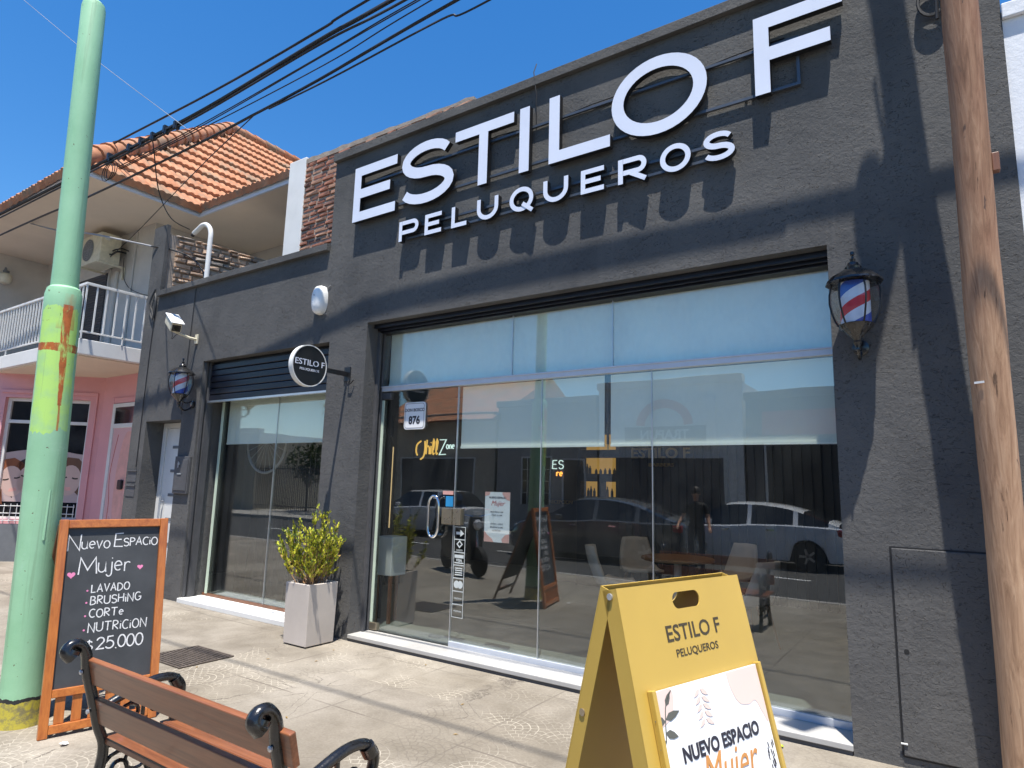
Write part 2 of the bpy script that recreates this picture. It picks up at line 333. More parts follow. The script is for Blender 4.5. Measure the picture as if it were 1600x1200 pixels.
def tile_mat():
    t=NT('terracotta_tile'); v=t.coord()
    a=t.noise(v,3.5,4,.6); b=t.noise(v,28,5,.7)
    col=t.ramp(a,[(.32,(.32,.135,.07)),(.52,(.43,.195,.105)),(.7,(.50,.26,.155))])
    col=t.mix(t.ramp(b,[(.52,(0,0,0)),(.74,(.6,.6,.6))]),col,(.20,.13,.10))
    blot=t.ramp(t.noise(v,1.6,6,.7),[(.50,(0,0,0)),(.62,(.8,.8,.8))]); col=t.mix(blot,col,(.22,.17,.12))
    return t.set(color=col,rough=.85,spec=.2,normal=t.bump(b,.004,.6))
MT['tile']=tile_mat()
def glass(name,tint,base,power=5,dust=.014):
    m=bpy.data.materials.new(name); m.use_nodes=True; t=m.node_tree; n=t.nodes
    n.remove(n['Principled BSDF']); out=n['Material Output']
    tr=n.new('ShaderNodeBsdfTransparent'); tr.inputs[0].default_value=(*tint,1)
    gl=n.new('ShaderNodeBsdfGlossy'); gl.inputs['Roughness'].default_value=0; gl.inputs[0].default_value=(1,1,1,1)
    lw=n.new('ShaderNodeLayerWeight'); lw.inputs[0].default_value=.5
    p=n.new('ShaderNodeMath'); p.operation='POWER'; p.inputs[1].default_value=power; t.links.new(lw.outputs['Facing'],p.inputs[0])
    q=n.new('ShaderNodeMath'); q.operation='MULTIPLY_ADD'; q.inputs[1].default_value=1-base; q.inputs[2].default_value=base; t.links.new(p.outputs[0],q.inputs[0])
    mx=n.new('ShaderNodeMixShader'); t.links.new(q.outputs[0],mx.inputs[0]); t.links.new(gl.outputs[0],mx.inputs[2])
    df=n.new('ShaderNodeBsdfDiffuse'); df.inputs[0].default_value=(.8,.82,.78,1)
    tc2=n.new('ShaderNodeTexCoord'); mp=n.new('ShaderNodeMapping'); mp.inputs['Scale'].default_value=(1,1,.55); t.links.new(tc2.outputs['Object'],mp.inputs[0])
    dz=n.new('ShaderNodeTexNoise'); dz.inputs['Scale'].default_value=3.2; dz.inputs['Detail'].default_value=9; dz.inputs['Roughness'].default_value=.68; t.links.new(mp.outputs[0],dz.inputs['Vector'])
    dr=n.new('ShaderNodeMapRange'); dr.inputs[1].default_value=.40; dr.inputs[2].default_value=.75; dr.inputs[3].default_value=.0015; dr.inputs[4].default_value=dust; t.links.new(dz.outputs[0],dr.inputs[0])
    md=n.new('ShaderNodeMixShader'); t.links.new(dr.outputs[0],md.inputs[0]); t.links.new(tr.outputs[0],md.inputs[1]); t.links.new(df.outputs[0],md.inputs[2]); t.links.new(md.outputs[0],mx.inputs[1])
    tc=n.new('ShaderNodeTexCoord'); nz=n.new('ShaderNodeTexNoise'); nz.inputs['Scale'].default_value=1.3; nz.inputs['Detail'].default_value=1; t.links.new(tc.outputs['Object'],nz.inputs['Vector'])
    bp=n.new('ShaderNodeBump'); bp.inputs['Distance'].default_value=.0012; bp.inputs['Strength'].default_value=1; t.links.new(nz.outputs[0],bp.inputs['Height']); t.links.new(bp.outputs[0],gl.inputs['Normal'])
    t.links.new(mx.outputs[0],out.inputs[0]); return m
MT['glass']=glass('shop_glass',(.945,.975,.962),.10)
MT['transom_glass']=glass('transom_glass',(.945,.975,.962),.088,dust=.13)
MT['lampglass']=glass('lantern_glass',(.93,.94,.94),.06)

# ------------------------------------------------------------------ mesh builder
class MB:
    def __init__(s): s.v=[]; s.f=[]; s.m=[]
    def add(s,vs,fs,m=0):
        o=len(s.v); s.v+= [tuple(v) for v in vs]
        for f in fs: s.f.append(tuple(i+o for i in f)); s.m.append(m)
        return s
    def box(s,x0,x1,y0,y1,z0,z1,m=0):
        x0,x1=min(x0,x1),max(x0,x1); y0,y1=min(y0,y1),max(y0,y1); z0,z1=min(z0,z1),max(z0,z1)
        return s.add([(x0,y0,z0),(x1,y0,z0),(x1,y1,z0),(x0,y1,z0),(x0,y0,z1),(x1,y0,z1),(x1,y1,z1),(x0,y1,z1)],
          [(3,2,1,0),(4,5,6,7),(0,1,5,4),(1,2,6,5),(2,3,7,6),(3,0,4,7)],m)
    def obox(s,c,size,rot=None,m=0):
        c=Vector(c); hx,hy,hz=[q/2 for q in size]; rot=rot or Matrix.Identity(3); t=MB().box(-hx,hx,-hy,hy,-hz,hz)
        return s.add([c+rot@Vector(v) for v in t.v],t.f,m)
    def bar(s,p0,p1,wd,th,up=(0,0,1),m=0):
        p0,p1=Vector(p0),Vector(p1); d=(p1-p0); L=d.length; d.normalize(); a=Vector(up).cross(d)
        if a.length<1e-5: a=Vector((1,0,0)).cross(d)
        a.normalize(); b=d.cross(a); rot=Matrix((d,a,b)).transposed()
        return s.obox((p0+p1)/2,(L,wd,th),rot,m)
    def tube(s,pts,r,n=8,m=0,caps=True,closed=False):
        pts=[Vector(p) for p in pts]; N=len(pts); rs=r if isinstance(r,(list,tuple)) else [r]*N
        a=None; vs=[]
        for i,p in enumerate(pts):
            if closed: d=pts[(i+1)%N]-pts[i-1]
            else: d=pts[min(i+1,N-1)]-pts[max(i-1,0)]
            if d.length<1e-9: d=Vector((0,0,1))
            d.normalize()
            if a is None:
                a=d.orthogonal().normalized()
            else:
                a=a-d*a.dot(d)
                if a.length<1e-6: a=d.orthogonal()
                a.normalize()
            b=d.cross(a)
            for k in range(n):
                t=2*math.pi*k/n; vs.append(p+(a*math.cos(t)+b*math.sin(t))*rs[i])
        fs=[]
        for i in range(N if closed else N-1):
            j=(i+1)%N
            for k in range(n): fs.append((i*n+k,i*n+(k+1)%n,j*n+(k+1)%n,j*n+k))
        if caps and not closed: fs+= [tuple(reversed(range(n))),tuple(range((N-1)*n,N*n))]
        return s.add(vs,fs,m)
    def cyl(s,p0,p1,r0,r1=None,n=20,m=0): return s.tube([p0,p1],[r0,r0 if r1 is None else r1],n,m)
    def lathe(s,prof,c=(0,0,0),n=24,m=0,axis=(0,0,1)):
        q=Vector((0,0,1)).rotation_difference(Vector(axis)); c=Vector(c); vs=[]
        for r,z in prof:
            for k in range(n):
                t=2*math.pi*k/n; vs.append(c+q@Vector((max(r,1e-4)*math.cos(t),max(r,1e-4)*math.sin(t),z)))
        fs=[]
        for i in range(len(prof)-1):
            for k in range(n): fs.append((i*n+k,i*n+(k+1)%n,(i+1)*n+(k+1)%n,(i+1)*n+k))
        fs+=[tuple(reversed(range(n))),tuple(range((len(prof)-1)*n,len(prof)*n))]
        return s.add(vs,fs,m)
    def prism(s,poly,fr,d0,d1,m=0,mside=None):
        """poly 2D ccw seen from +n; fr(a,b,c) maps to 3D; d0<d1 along n"""
        A=sum(poly[i][0]*poly[(i+1)%len(poly)][1]-poly[(i+1)%len(poly)][0]*poly[i][1] for i in range(len(poly)))
        if A<0: poly=poly[::-1]
        N=len(poly); vs=[fr(a,b,d0) for a,b in poly]+[fr(a,b,d1) for a,b in poly]
        s.add(vs,[tuple(range(N,2*N)),tuple(reversed(range(N)))],m)
        o=len(s.v)-2*N
        for i in range(N):
            j=(i+1)%N; s.f.append((o+i,o+j,o+N+j,o+N+i)); s.m.append(m if mside is None else mside)
        return s
    def ribbon(s,pts,wd,fr,d0,d1,m=0,mside=None,closed=False):
        N=len(pts); L=[];Rr=[]
        ws=wd if isinstance(wd,(list,tuple)) else [wd]*N
        for i in range(N):
            p=Vector(pts[i]);
            pv=Vector(pts[i-1]) if (i>0 or closed) else None; nx=Vector(pts[(i+1)%N]) if (i<N-1 or closed) else None
            d1_=(p-pv).normalized() if pv is not None and (p-pv).length>1e-9 else None
            d2_=(nx-p).normalized() if nx is not None and (nx-p).length>1e-9 else None
            d=(d1_ or d2_) if (d1_ is None or d2_ is None) else (d1_+d2_)
            if d is None: d=Vector((1,0))
            if d.length<1e-6: d=d2_
            d=d.normalized(); nn=Vector((-d.y,d.x)); k=1
            if d1_ is not None and d2_ is not None:
                c=max(.45,nn.dot(Vector((-d1_.y,d1_.x)))); k=1/c
            L.append(p+nn*ws[i]/2*k); Rr.append(p-nn*ws[i]/2*k)
        ms=m if mside is None else mside
        vs=[fr(q.x,q.y,d1) for q in L]+[fr(q.x,q.y,d1) for q in Rr]+[fr(q.x,q.y,d0) for q in L]+[fr(q.x,q.y,d0) for q in Rr]
        o=len(s.v); s.v+=[tuple(v) for v in vs]
        def F(*i): return tuple(o+k for k in i)
        for i in range(N if closed else N-1):
            j=(i+1)%N
            s.f.append(F(N+i,N+j,j,i)); s.m.append(m)
            s.f.append(F(2*N+i,2*N+j,3*N+j,3*N+i)); s.m.append(ms)
            s.f.append(F(i,j,2*N+j,2*N+i)); s.m.append(ms)
            s.f.append(F(N+j,N+i,3*N+i,3*N+j)); s.m.append(ms)
        if not closed:
            s.f.append(F(0,2*N,3*N,N)); s.m.append(ms); e=N-1
            s.f.append(F(e,N+e,3*N+e,2*N+e)); s.m.append(ms)
        return s
    def text(s,txt,size,fr,d0,d1,m=0,align='CENTER',bold=0,sx=1.0,mside=None,shear=0,spacing=1):
        cu=bpy.data.curves.new('t','FONT'); cu.body=txt; cu.size=size; cu.align_x=align; cu.extrude=(d1-d0)/2; cu.offset=bold
        cu.shear=shear; cu.resolution_u=3; cu.space_character=spacing
        o=bpy.data.objects.new('t',cu); me=bpy.data.meshes.new_from_object(o)
        c=(d0+d1)/2
        s.add([fr(v.co.x*sx,v.co.y,v.co.z+c) for v in me.vertices],[tuple(p.vertices) for p in me.polygons],m)
        bpy.data.objects.remove(o); bpy.data.curves.remove(cu); bpy.data.meshes.remove(me)
        return s
    def build(s,name,mats,parent=None,smooth=None,bevel=None,label=None,cat=None,group=None,kind=None,bseg=2):
        me=bpy.data.meshes.new(name); off=Vector((0,0,0))
        if parent is not None and parent.name in OFF: off=OFF[parent.name]
        me.from_pydata([tuple(Vector(v)-off) for v in s.v],[],s.f); me.update()
        mats=mats if isinstance(mats,(list,tuple)) else [mats]
        for k in mats: me.materials.append(MT[k] if isinstance(k,str) else k)
        me.polygons.foreach_set('material_index',s.m)
        bm=bmesh.new(); bm.from_mesh(me); bmesh.ops.recalc_face_normals(bm,faces=bm.faces); bm.to_mesh(me); bm.free()
        if smooth:
            me.polygons.foreach_set('use_smooth',[True]*len(me.polygons)); me.set_sharp_from_angle(angle=R(smooth))
        o=bpy.data.objects.new(name,me); COL.objects.link(o)
        if parent is not None:
            o.parent=parent
            if parent.name in OFF: OFF[o.name]=off
        if bevel:
            b=o.modifiers.new('bevel','BEVEL'); b.width=bevel; b.segments=bseg; b.limit_method='ANGLE'; b.angle_limit=R(40)
        if label: o['label']=label
        if cat: o['category']=cat
        if group: o['group']=group
        if kind: o['kind']=kind
        return o
OFF={}
def thing(name,label,cat,loc=(0,0,0),rotz=0,group=None,world=True):
    o=bpy.data.objects.new(name,None); COL.objects.link(o); o.location=loc; o.rotation_euler=(0,0,rotz)
    o.empty_display_size=.2; o['label']=label; o['category']=cat
    if group: o['group']=group
    if world: OFF[o.name]=Vector(loc)
    return o
def copy_tree(src,parent=None):
    c=src.copy(); COL.objects.link(c)
    if parent is not None: c.parent=parent
    for ch in [o for o in SC.objects if o.parent==src]: copy_tree(ch,c)
    return c
def frame(o,u,v,n=None):
    o,u,v=Vector(o),Vector(u),Vector(v); n=Vector(n) if n is not None else u.cross(v)
    return lambda a,b,c=0: o+u*a+v*b+n*c
def arc(cx,cy,rx,ry,a0,a1,n=14):
    return [(cx+rx*math.cos(R(a0+(a1-a0)*i/n)),cy+ry*math.sin(R(a0+(a1-a0)*i/n))) for i in range(n+1)]
def spline(pts,n=6):
    pts=[Vector(p) for p in pts]; out=[]
    for i in range(len(pts)-1):
        p0=pts[max(i-1,0)];p1=pts[i];p2=pts[i+1];p3=pts[min(i+2,len(pts)-1)]
        for k in range(n):
            t=k/n; out.append(.5*((2*p1)+(p2-p0)*t+(2*p0-5*p1+4*p2-p3)*t*t+(3*p1-p0-3*p2+p3)*t**3))
    return out+[pts[-1]]
FX=lambda y0: (lambda a,b,c=0: Vector((a,y0-c,b)))      # wall-parallel frame: a=x, b=z, c towards the street

# ------------------------------------------------------------------ setting
def sheet(name,x0,x1,y0,y1,z,mat,kind='structure',cuts=1):
    return MB().add([(x0,y0,z),(x1,y0,z),(x1,y1,z),(x0,y1,z)],[(0,1,2,3)]).build(name,mat,kind=kind)
sheet('ground',-400,400,-400,400,-.30,'soil_ground')
MB().box(-60,30,-5.35,3.0,-.25,0).build('sidewalk','paving',kind='structure')
MB().box(-60,30,-5.50,-5.352,-.25,.006).build('kerb','kerb',kind='structure')
MB().box(-60,30,-12.55,-5.502,-.28,-.13).build('road','asphalt',kind='structure')
MB().box(-60,30,-12.70,-12.552,-.25,.006).build('far_kerb','kerb',kind='structure')
MB().box(-60,30,-26,-12.702,-.25,0).build('far_sidewalk','kerb',kind='structure')
mk=MB()
for i in range(9): mk.box(-30+5*i,-27.4+5*i,-9.02,-8.92,-.13,-.126)
mk.build('road_marking','tag_white',kind='structure')

# ------------------------------------------------------------------ salon building
def cells_wall(name,xs,zs,solid,y0,y1,mat,parent):
    mb=MB(); nx,nz=len(xs)-1,len(zs)-1
    S=[[solid((xs[i]+xs[i+1])/2,(zs[j]+zs[j+1])/2) for j in range(nz)] for i in range(nx)]
    g=lambda i,j: 0<=i<nx and 0<=j<nz and S[i][j]
    for i in range(nx):
        for j in range(nz):
            if not S[i][j]: continue
            a,b,c,d=xs[i],xs[i+1],zs[j],zs[j+1]
            mb.add([(a,y0,c),(b,y0,c),(b,y0,d),(a,y0,d)],[(0,1,2,3)])
            mb.add([(a,y1,c),(b,y1,c),(b,y1,d),(a,y1,d)],[(3,2,1,0)])
            if not g(i-1,j): mb.add([(a,y0,c),(a,y1,c),(a,y1,d),(a,y0,d)],[(3,2,1,0)])
            if not g(i+1,j): mb.add([(b,y0,c),(b,y1,c),(b,y1,d),(b,y0,d)],[(0,1,2,3)])
            if not g(i,j-1): mb.add([(a,y0,c),(b,y0,c),(b,y1,c),(a,y1,c)],[(3,2,1,0)])
            if not g(i,j+1): mb.add([(a,y0,d),(b,y0,d),(b,y1,d),(a,y1,d)],[(0,1,2,3)])
    return mb
SAL=thing('salon_building','charcoal stucco hair salon shopfront with wide glass windows and white lettering above','building')
XS=[-9.98,-9.62,-9.58,-8.64,-8.24,-5.80,-5.70,-5.10,-.59,.47]
ZS=[0,2.355,3.13,3.28,4.30,5.38,5.405]
def solid(x,z):
    if -9.58<x<-8.64 and z<2.355: return False
    if -8.24<x<-5.70 and z<3.13: return False
    if -5.10<x<-.59 and z<3.28: return False
    if x<-9.62: return z<4.30
    if x<-5.80: return z<4.30
    return True
mb=cells_wall('wall',XS,ZS,solid,0,.36,'stucco',SAL)
bm_wall=mb.build('wall','stucco',SAL)
MB().box(-9.60,-5.803,-.055,-.001,4.225,4.305).box(-9.60,-5.803,-.001,.38,4.301,4.308).build('coping','stucco',SAL,bevel=.008)
MB().box(-5.80,.47,-.05,-.001,5.315,5.408).box(-5.80,.47,-.001,.38,5.4055,5.412).build('coping','stucco',SAL,bevel=.008)
MB().box(-9.98,-9.62,0,.058,4.302,5.38).build('corner_pillar','stucco',SAL)
# interior shell
MB().box(-9.9,.4,.362,6.0,-.02,.06).build('floor','floor_in',SAL)
MB().box(-9.9,.4,.3605,6.3,3.42,3.55).build('roof_slab','wall_in',SAL)
MB().box(-9.9,.4,6.0,6.15,.06,3.42).build('interior_wall','wall_in',SAL)
MB().box(-9.96,-9.9,.362,6.0,.06,3.42).build('interior_wall','wall_in',SAL)
MB().box(.4,.46,.362,6.0,.06,3.42).build('interior_wall','wall_in',SAL)
mb=MB()
for i in range(34):
    x=-4.25+i*.125; mb.box(x,x+.09,4.86,4.93,.06,3.42)
mb.box(-4.25,0,4.93,4.97,.06,3.42)
mb.build('slat_wall','slat_in',SAL)
MB().box(-5.62,-5.02,4.80,4.97,.06,3.42).build('interior_wall','wall_in_beige',SAL)
# thresholds
MB().box(-5.10,-.59,-.012,.275,.028,.064).build('sill','marble',SAL,bevel=.004)
MB().box(-5.095,-.595,.0,.27,-.1,.027).build('sill_base','stucco2',SAL)
MB().box(-8.24,-5.70,-.03,.30,.0,.055).build('sill','whitepaint',SAL,bevel=.004)
MB().box(-8.24,-5.70,.302,.335,.0,.085).build('sill_rail','wood_back',SAL)
MB().box(-9.58,-8.64,-.01,.26,.0,.03).build('sill','marble',SAL)
# main window: dark shutter box under lintel, glazing
mb=MB().box(-5.10,-.59,.20,.34,3.20,3.28).box(-5.10,-.59,.10,.13,3.235,3.28).box(-5.10,-.59,.155,.175,3.215,3.28)
mb.build('shutter_box','shutter',SAL,bevel=.003)
for b in ((-5.10,-5.06,.16,.19,.064,3.2),(-5.10,-5.075,.235,.26,.064,3.2),(-.63,-.59,.30,.33,.064,3.2)): MB().box(*b).build('shutter_guide','stucco2',SAL)
MB().box(-5.099,-.591,.245,.315,2.555,2.612).box(-5.099,-.591,.235,.244,2.60,2.612).build('transom_bar','alubar',SAL,bevel=.002)
MB().box(-4.02,-.591,.262,.308,.064,.112).build('floor_rail','alubar',SAL,bevel=.002)
GX=[-5.085,-4.02,-3.04,-1.98,-.60]
for x in (-3.3815,-2.3315): MB().box(x-.004,x+.004,.268,.290,2.614,3.2).build('glass_joint','alu',SAL)
for a,b in [(-5.085,-3.3865),(-3.3765,-2.3365),(-2.3265,-.60)]:
    MB().box(a,b,.274,.286,2.614,3.2).build('transom_pane','transom_glass',SAL)
for i in range(1,4):
    MB().box(GX[i]+.004,GX[i+1]-.004,.274,.286,.112,2.554).build('glass_pane','glass',SAL)
DR=MB().box(GX[0],GX[1]-.004,.274,.286,.075,2.545).build('glass_door','glass',SAL)
MB().box(-5.085,-4.97,.255,.305,.075,.145).build('hinge_clamp','bronze',DR,bevel=.003)
MB().box(-5.085,-4.95,.255,.305,2.47,2.54).build('hinge_clamp','stucco2',DR,bevel=.003)
hp=[(-4.245,.25,1.42)]+[(-4.245+.07*math.cos(R(a)),.215,1.38+.10*math.sin(R(a))) for a in range(180,-1,-20)]
MB().tube([(-4.30,.215,1.16)]+[(-4.235-.065*math.cos(R(a)),.215,1.36+.10*math.sin(R(a))) for a in range(0,181,15)]+[(-4.17,.215,1.16)]+[(-4.235+.065*math.cos(R(a)),.215,1.16-.10*math.sin(R(a))) for a in range(0,181,15)],.013,10,closed=True).cyl((-4.235,.215,1.44),(-4.235,.274,1.44),.011).cyl((-4.235,.215,1.075),(-4.235,.274,1.075),.011).build('handle','chrome',DR,smooth=40)
MB().box(-4.155,-4.026,.245,.31,1.19,1.345).build('lock','bronze',DR,bevel=.004)
MB().box(-4.014,-3.92,.245,.31,1.19,1.345).build('lock_keeper','bronze',SAL,bevel=.004)
MB().box(-4.125,-4.035,.268,.273,1.36,1.46).build('sticker','blue_sticker',DR)
MB().box(-4.165,-4.035,.268,.273,1.475,1.51).build('sticker','ink_peach',DR)
for i in range(1,4): MB().box(GX[i]-.003,GX[i]+.003,.270,.290,.112,2.554).build('glass_joint','alu',SAL)
# green-tinted daylight edge profile of the door, left
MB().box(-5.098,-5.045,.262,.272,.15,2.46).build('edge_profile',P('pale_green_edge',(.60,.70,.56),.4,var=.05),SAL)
# roller blinds
for a,b,z0,z1,y in [(-5.04,-.62,2.625,3.2,.318),(-4.0,-2.43,1.93,2.55,.318),(-2.37,-.61,1.93,2.55,.318)]:
    mb=MB().box(a,b,y,y+.004,z0+.02,z1).box(a,b,y-.008,y+.012,z0,z0+.02)
    mb.build('roller_blind','blind',SAL)
MB().tube([(-2.40,.325,2.55),(-2.40,.325,1.95)],.012,8).tube([(-2.40,.325,1.95),(-2.40,.325,1.90)],.007,6,1).build('blind_cord',['black','gold'],SAL,smooth=40)
# small window left: slatted shutter box, glass, blind, curtain
mb=MB()
z=3.10
for i in range(6):
    mb.box(-8.20,-5.70,.10+.004*(i%2),.13,z-.082,z-.006); z-=.084
mb.box(-8.24,-5.70,.131,.16,2.60,3.13)
sh=mb.build('roller_shutter','shutter',SAL,bevel=.008)
MB().box(-8.20,-5.70,.085,.135,2.572,2.596).build('shutter_rail','alu',sh)
for b in ((-8.24,-8.20,.085,.17,.055,3.13),(-8.24,-8.215,.03,.06,.055,3.13)): MB().box(*b).build('shutter_guide','stucco2',SAL)
for a,b in [(-8.13,-6.96),(-6.952,-5.705)]:
    MB().box(a,b,.312,.324,.085,2.7).build('glass_pane','glass',SAL)
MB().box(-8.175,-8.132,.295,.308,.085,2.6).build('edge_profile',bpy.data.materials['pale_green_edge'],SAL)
MB().box(-6.959,-6.953,.308,.328,.085,2.7).build('glass_joint','alu',SAL)
MB().box(-8.1,-5.72,.365,.369,2.045,2.9).box(-8.1,-5.72,.357,.377,2.03,2.045).build('roller_blind','blind',SAL)
cv=[(-8.2+i*.02,.72+.03*math.sin(i*1.1)+.012*math.sin(i*.37)) for i in range(140)]
mb=MB()
mb.ribbon(cv,.01,lambda a,b,c=0: Vector((a,b,c)),.06,3.4)
mb.build('curtain','curtain',SAL,smooth=60)
# white street door
mb=MB().box(-9.58,-9.50,.262,.34,.03,2.35).box(-9.50,-8.65,.262,.34,2.28,2.35).box(-8.72,-8.645,.262,.34,.03,2.28)
mb.build('door_frame','whitepaint',SAL,bevel=.003)
D2=MB().box(-9.495,-8.725,.285,.335,.03,2.275).build('street_door','whitepaint',SAL,bevel=.003)
for z in (2.0,1.66,1.32,.98,.64): MB().box(-9.30,-8.78,.277,.284,z-.02,z+.02).build('door_trim','greybase',D2)
MB().tube([(-9.40,.23,.85),(-9.40,.23,1.30)],.016,10).cyl((-9.40,.23,.92),(-9.40,.284,.92),.009).cyl((-9.40,.23,1.23),(-9.40,.284,1.23),.009).build('handle','alu',D2,smooth=40)
# meter boxes and hatch
mb=MB().box(-8.62,-8.27,-.035,-.001,1.36,1.85)
o=mb.build('meter_box','stucco2',SAL,bevel=.004)
MB().box(-8.60,-8.29,-.043,-.0355,1.40,1.81).build('door','stucco2',o,bevel=.003)
MB().cyl((-8.50,-.05,1.75),(-8.50,-.0435,1.75),.02).tube([(-8.50,-.052,1.78),(-8.50,-.052,1.70)],.006,6).build('latch','alu',o)
MB().box(-8.52,-8.42,-.05,-.0435,1.61,1.625).build('slot','alu',o)
for z in (1.44,1.65):
    mb=MB().box(-9.93,-9.68,-.006,-.001,z-.16,z).box(-9.935,-9.675,-.018,-.0065,z-.012,z+.004)
    mb.build('letter_slot','stucco2',SAL,bevel=.002)
mb=MB().box(-.322,.17,-.012,-.001,.07,1.26)
o=mb.build('wall_hatch','stucco',SAL,bevel=.006)
MB().box(-.332,.18,-.0035,-.0008,.06,1.27).build('hatch_gap','blackmatte',SAL)
MB().cyl((-.275,-.014,.66),(-.275,-.0125,.66),.014).build('lock','blackmatte',o)
MB().box(-.335,-.30,-.02,-.0125,.135,.142).build('hinge','tag_white',o)
# ---- tall brick party wall on the salon roof, white pillar, side wall
def brickwork(mb,fr,Wd,H,bw,bh,rnd,dep=.03,gap=.014,jit=.35):
    z=0;r=0
    while z<H-.02:
        h=bh*rnd.uniform(1-jit*.5,1+jit*.3); h=min(h,H-z); x=-(bw*.5 if r%2 else 0)+rnd.uniform(-.04,.04)
        while x<Wd:
            w_=bw*rnd.uniform(1-jit,1+jit); a=max(0,x); b=min(Wd,x+w_-gap)
            if b-a>.03:
                d=dep*rnd.uniform(.15,1); dz=rnd.uniform(-1,1)*.012*jit; k=0 if rnd.random()<.6 else (1 if rnd.random()<.7 else 2)
                V=[fr(a+rnd.uniform(0,.01),z+dz,-.02),fr(b,z+dz+rnd.uniform(-.006,.006),-.02),fr(b,z+h-gap+dz,-.02),fr(a,z+h-gap+dz,-.02)]
                c=.012; V+=[fr(a+c,z+c+dz,d),fr(b-c,z+c+dz,d*rnd.uniform(.6,1)),fr(b-c,z+h-gap-c+dz,d),fr(a+c,z+h-gap-c+dz,d*rnd.uniform(.6,1))]
                mb.add(V,[(4,5,6,7),(0,1,5,4),(1,2,6,5),(2,3,7,6),(3,0,4,7)],k)
            x+=w_
        z+=h; r+=1
MT['brick_a']=P('old_red_brick',(.37,.155,.10),.9,var=.22,vs=9,bump=.8,bs=60,bd=.006)
MT['brick_b']=P('old_pale_brick',(.44,.24,.16),.9,var=.22,vs=9,bump=.8,bs=60,bd=.006)
MT['brick_c']=P('old_dark_brick',(.20,.10,.075),.9,var=.25,vs=9,bump=.8,bs=60,bd=.006)
MT['stone_a']=P('rubble_tan',(.60,.42,.30),.9,var=.25,vs=9,bump=.9,bs=50,bd=.008)
MT['stone_b']=P('rubble_grey',(.44,.37,.31),.9,var=.25,vs=9,bump=.9,bs=50,bd=.008)
MT['stone_c']=P('rubble_dark',(.28,.20,.155),.9,var=.25,vs=9,bump=.9,bs=50,bd=.008)
MT['mortar']=P('old_mortar',(.36,.30,.25),.95,var=.2,bump=.8,bs=40,bd=.006)
BW=thing('brick_wall','tall red brick wall rising behind the salon parapet','wall',(-6,1,3.55))
MB().box(-7.72,-4.54,1.0,1.3,3.55,6.28).build('core','mortar',BW)
mb=MB(); brickwork(mb,lambda a,b,c=0: Vector((-7.72+a,1.0-c,3.55+b)),3.18,2.77,.25,.078,random.Random(2)); mb.build('brick_face',['brick_a','brick_b','brick_c'],BW)
rq=random.Random(8); prof=[(-7.72,6.29)]+[(-7.72+3.18*i/24,6.37-.05*i/24+rq.uniform(-.012,.012)) for i in range(25)]+[(-4.54,6.27)]
MB().prism(prof,lambda a,b,c=0: Vector((a,1.30-c,b)),.0,.315).build('mortar_cap','mortar',BW)
MB().box(-8.12,-7.722,.985,1.3,3.55,6.41).build('white_pillar','whitepaint',label='white rendered pillar at the end of the tall red brick wall',cat='pillar',bevel=.01)
mb=MB()
n=16
pts=[(.37,5.27)]
random.seed(3)
prof=[(.06,4.0),(2.35,4.0),(2.35,5.40)]+[(2.35-(i+1)*.13,5.40-(i+1)*.009+random.uniform(-.025,.02)) for i in range(16)]+[(.06,5.26)]
RW=thing('rubble_wall','low rubble brick wall behind the black corner pillar of the salon','wall',(-9.8,1,4.0))
mb.prism(prof,lambda a,b,c=0: Vector((-9.95+c,a,b)),0,.30); mb.build('core','mortar',RW)
mb=MB(); brickwork(mb,lambda a,b,c=0: Vector((-9.65+c,.17+a,4.0+b+.06*a)),2.18,1.28,.20,.085,random.Random(6),.07,.012,.6); mb.build('stone_face',['stone_a','stone_b','stone_c'],RW)
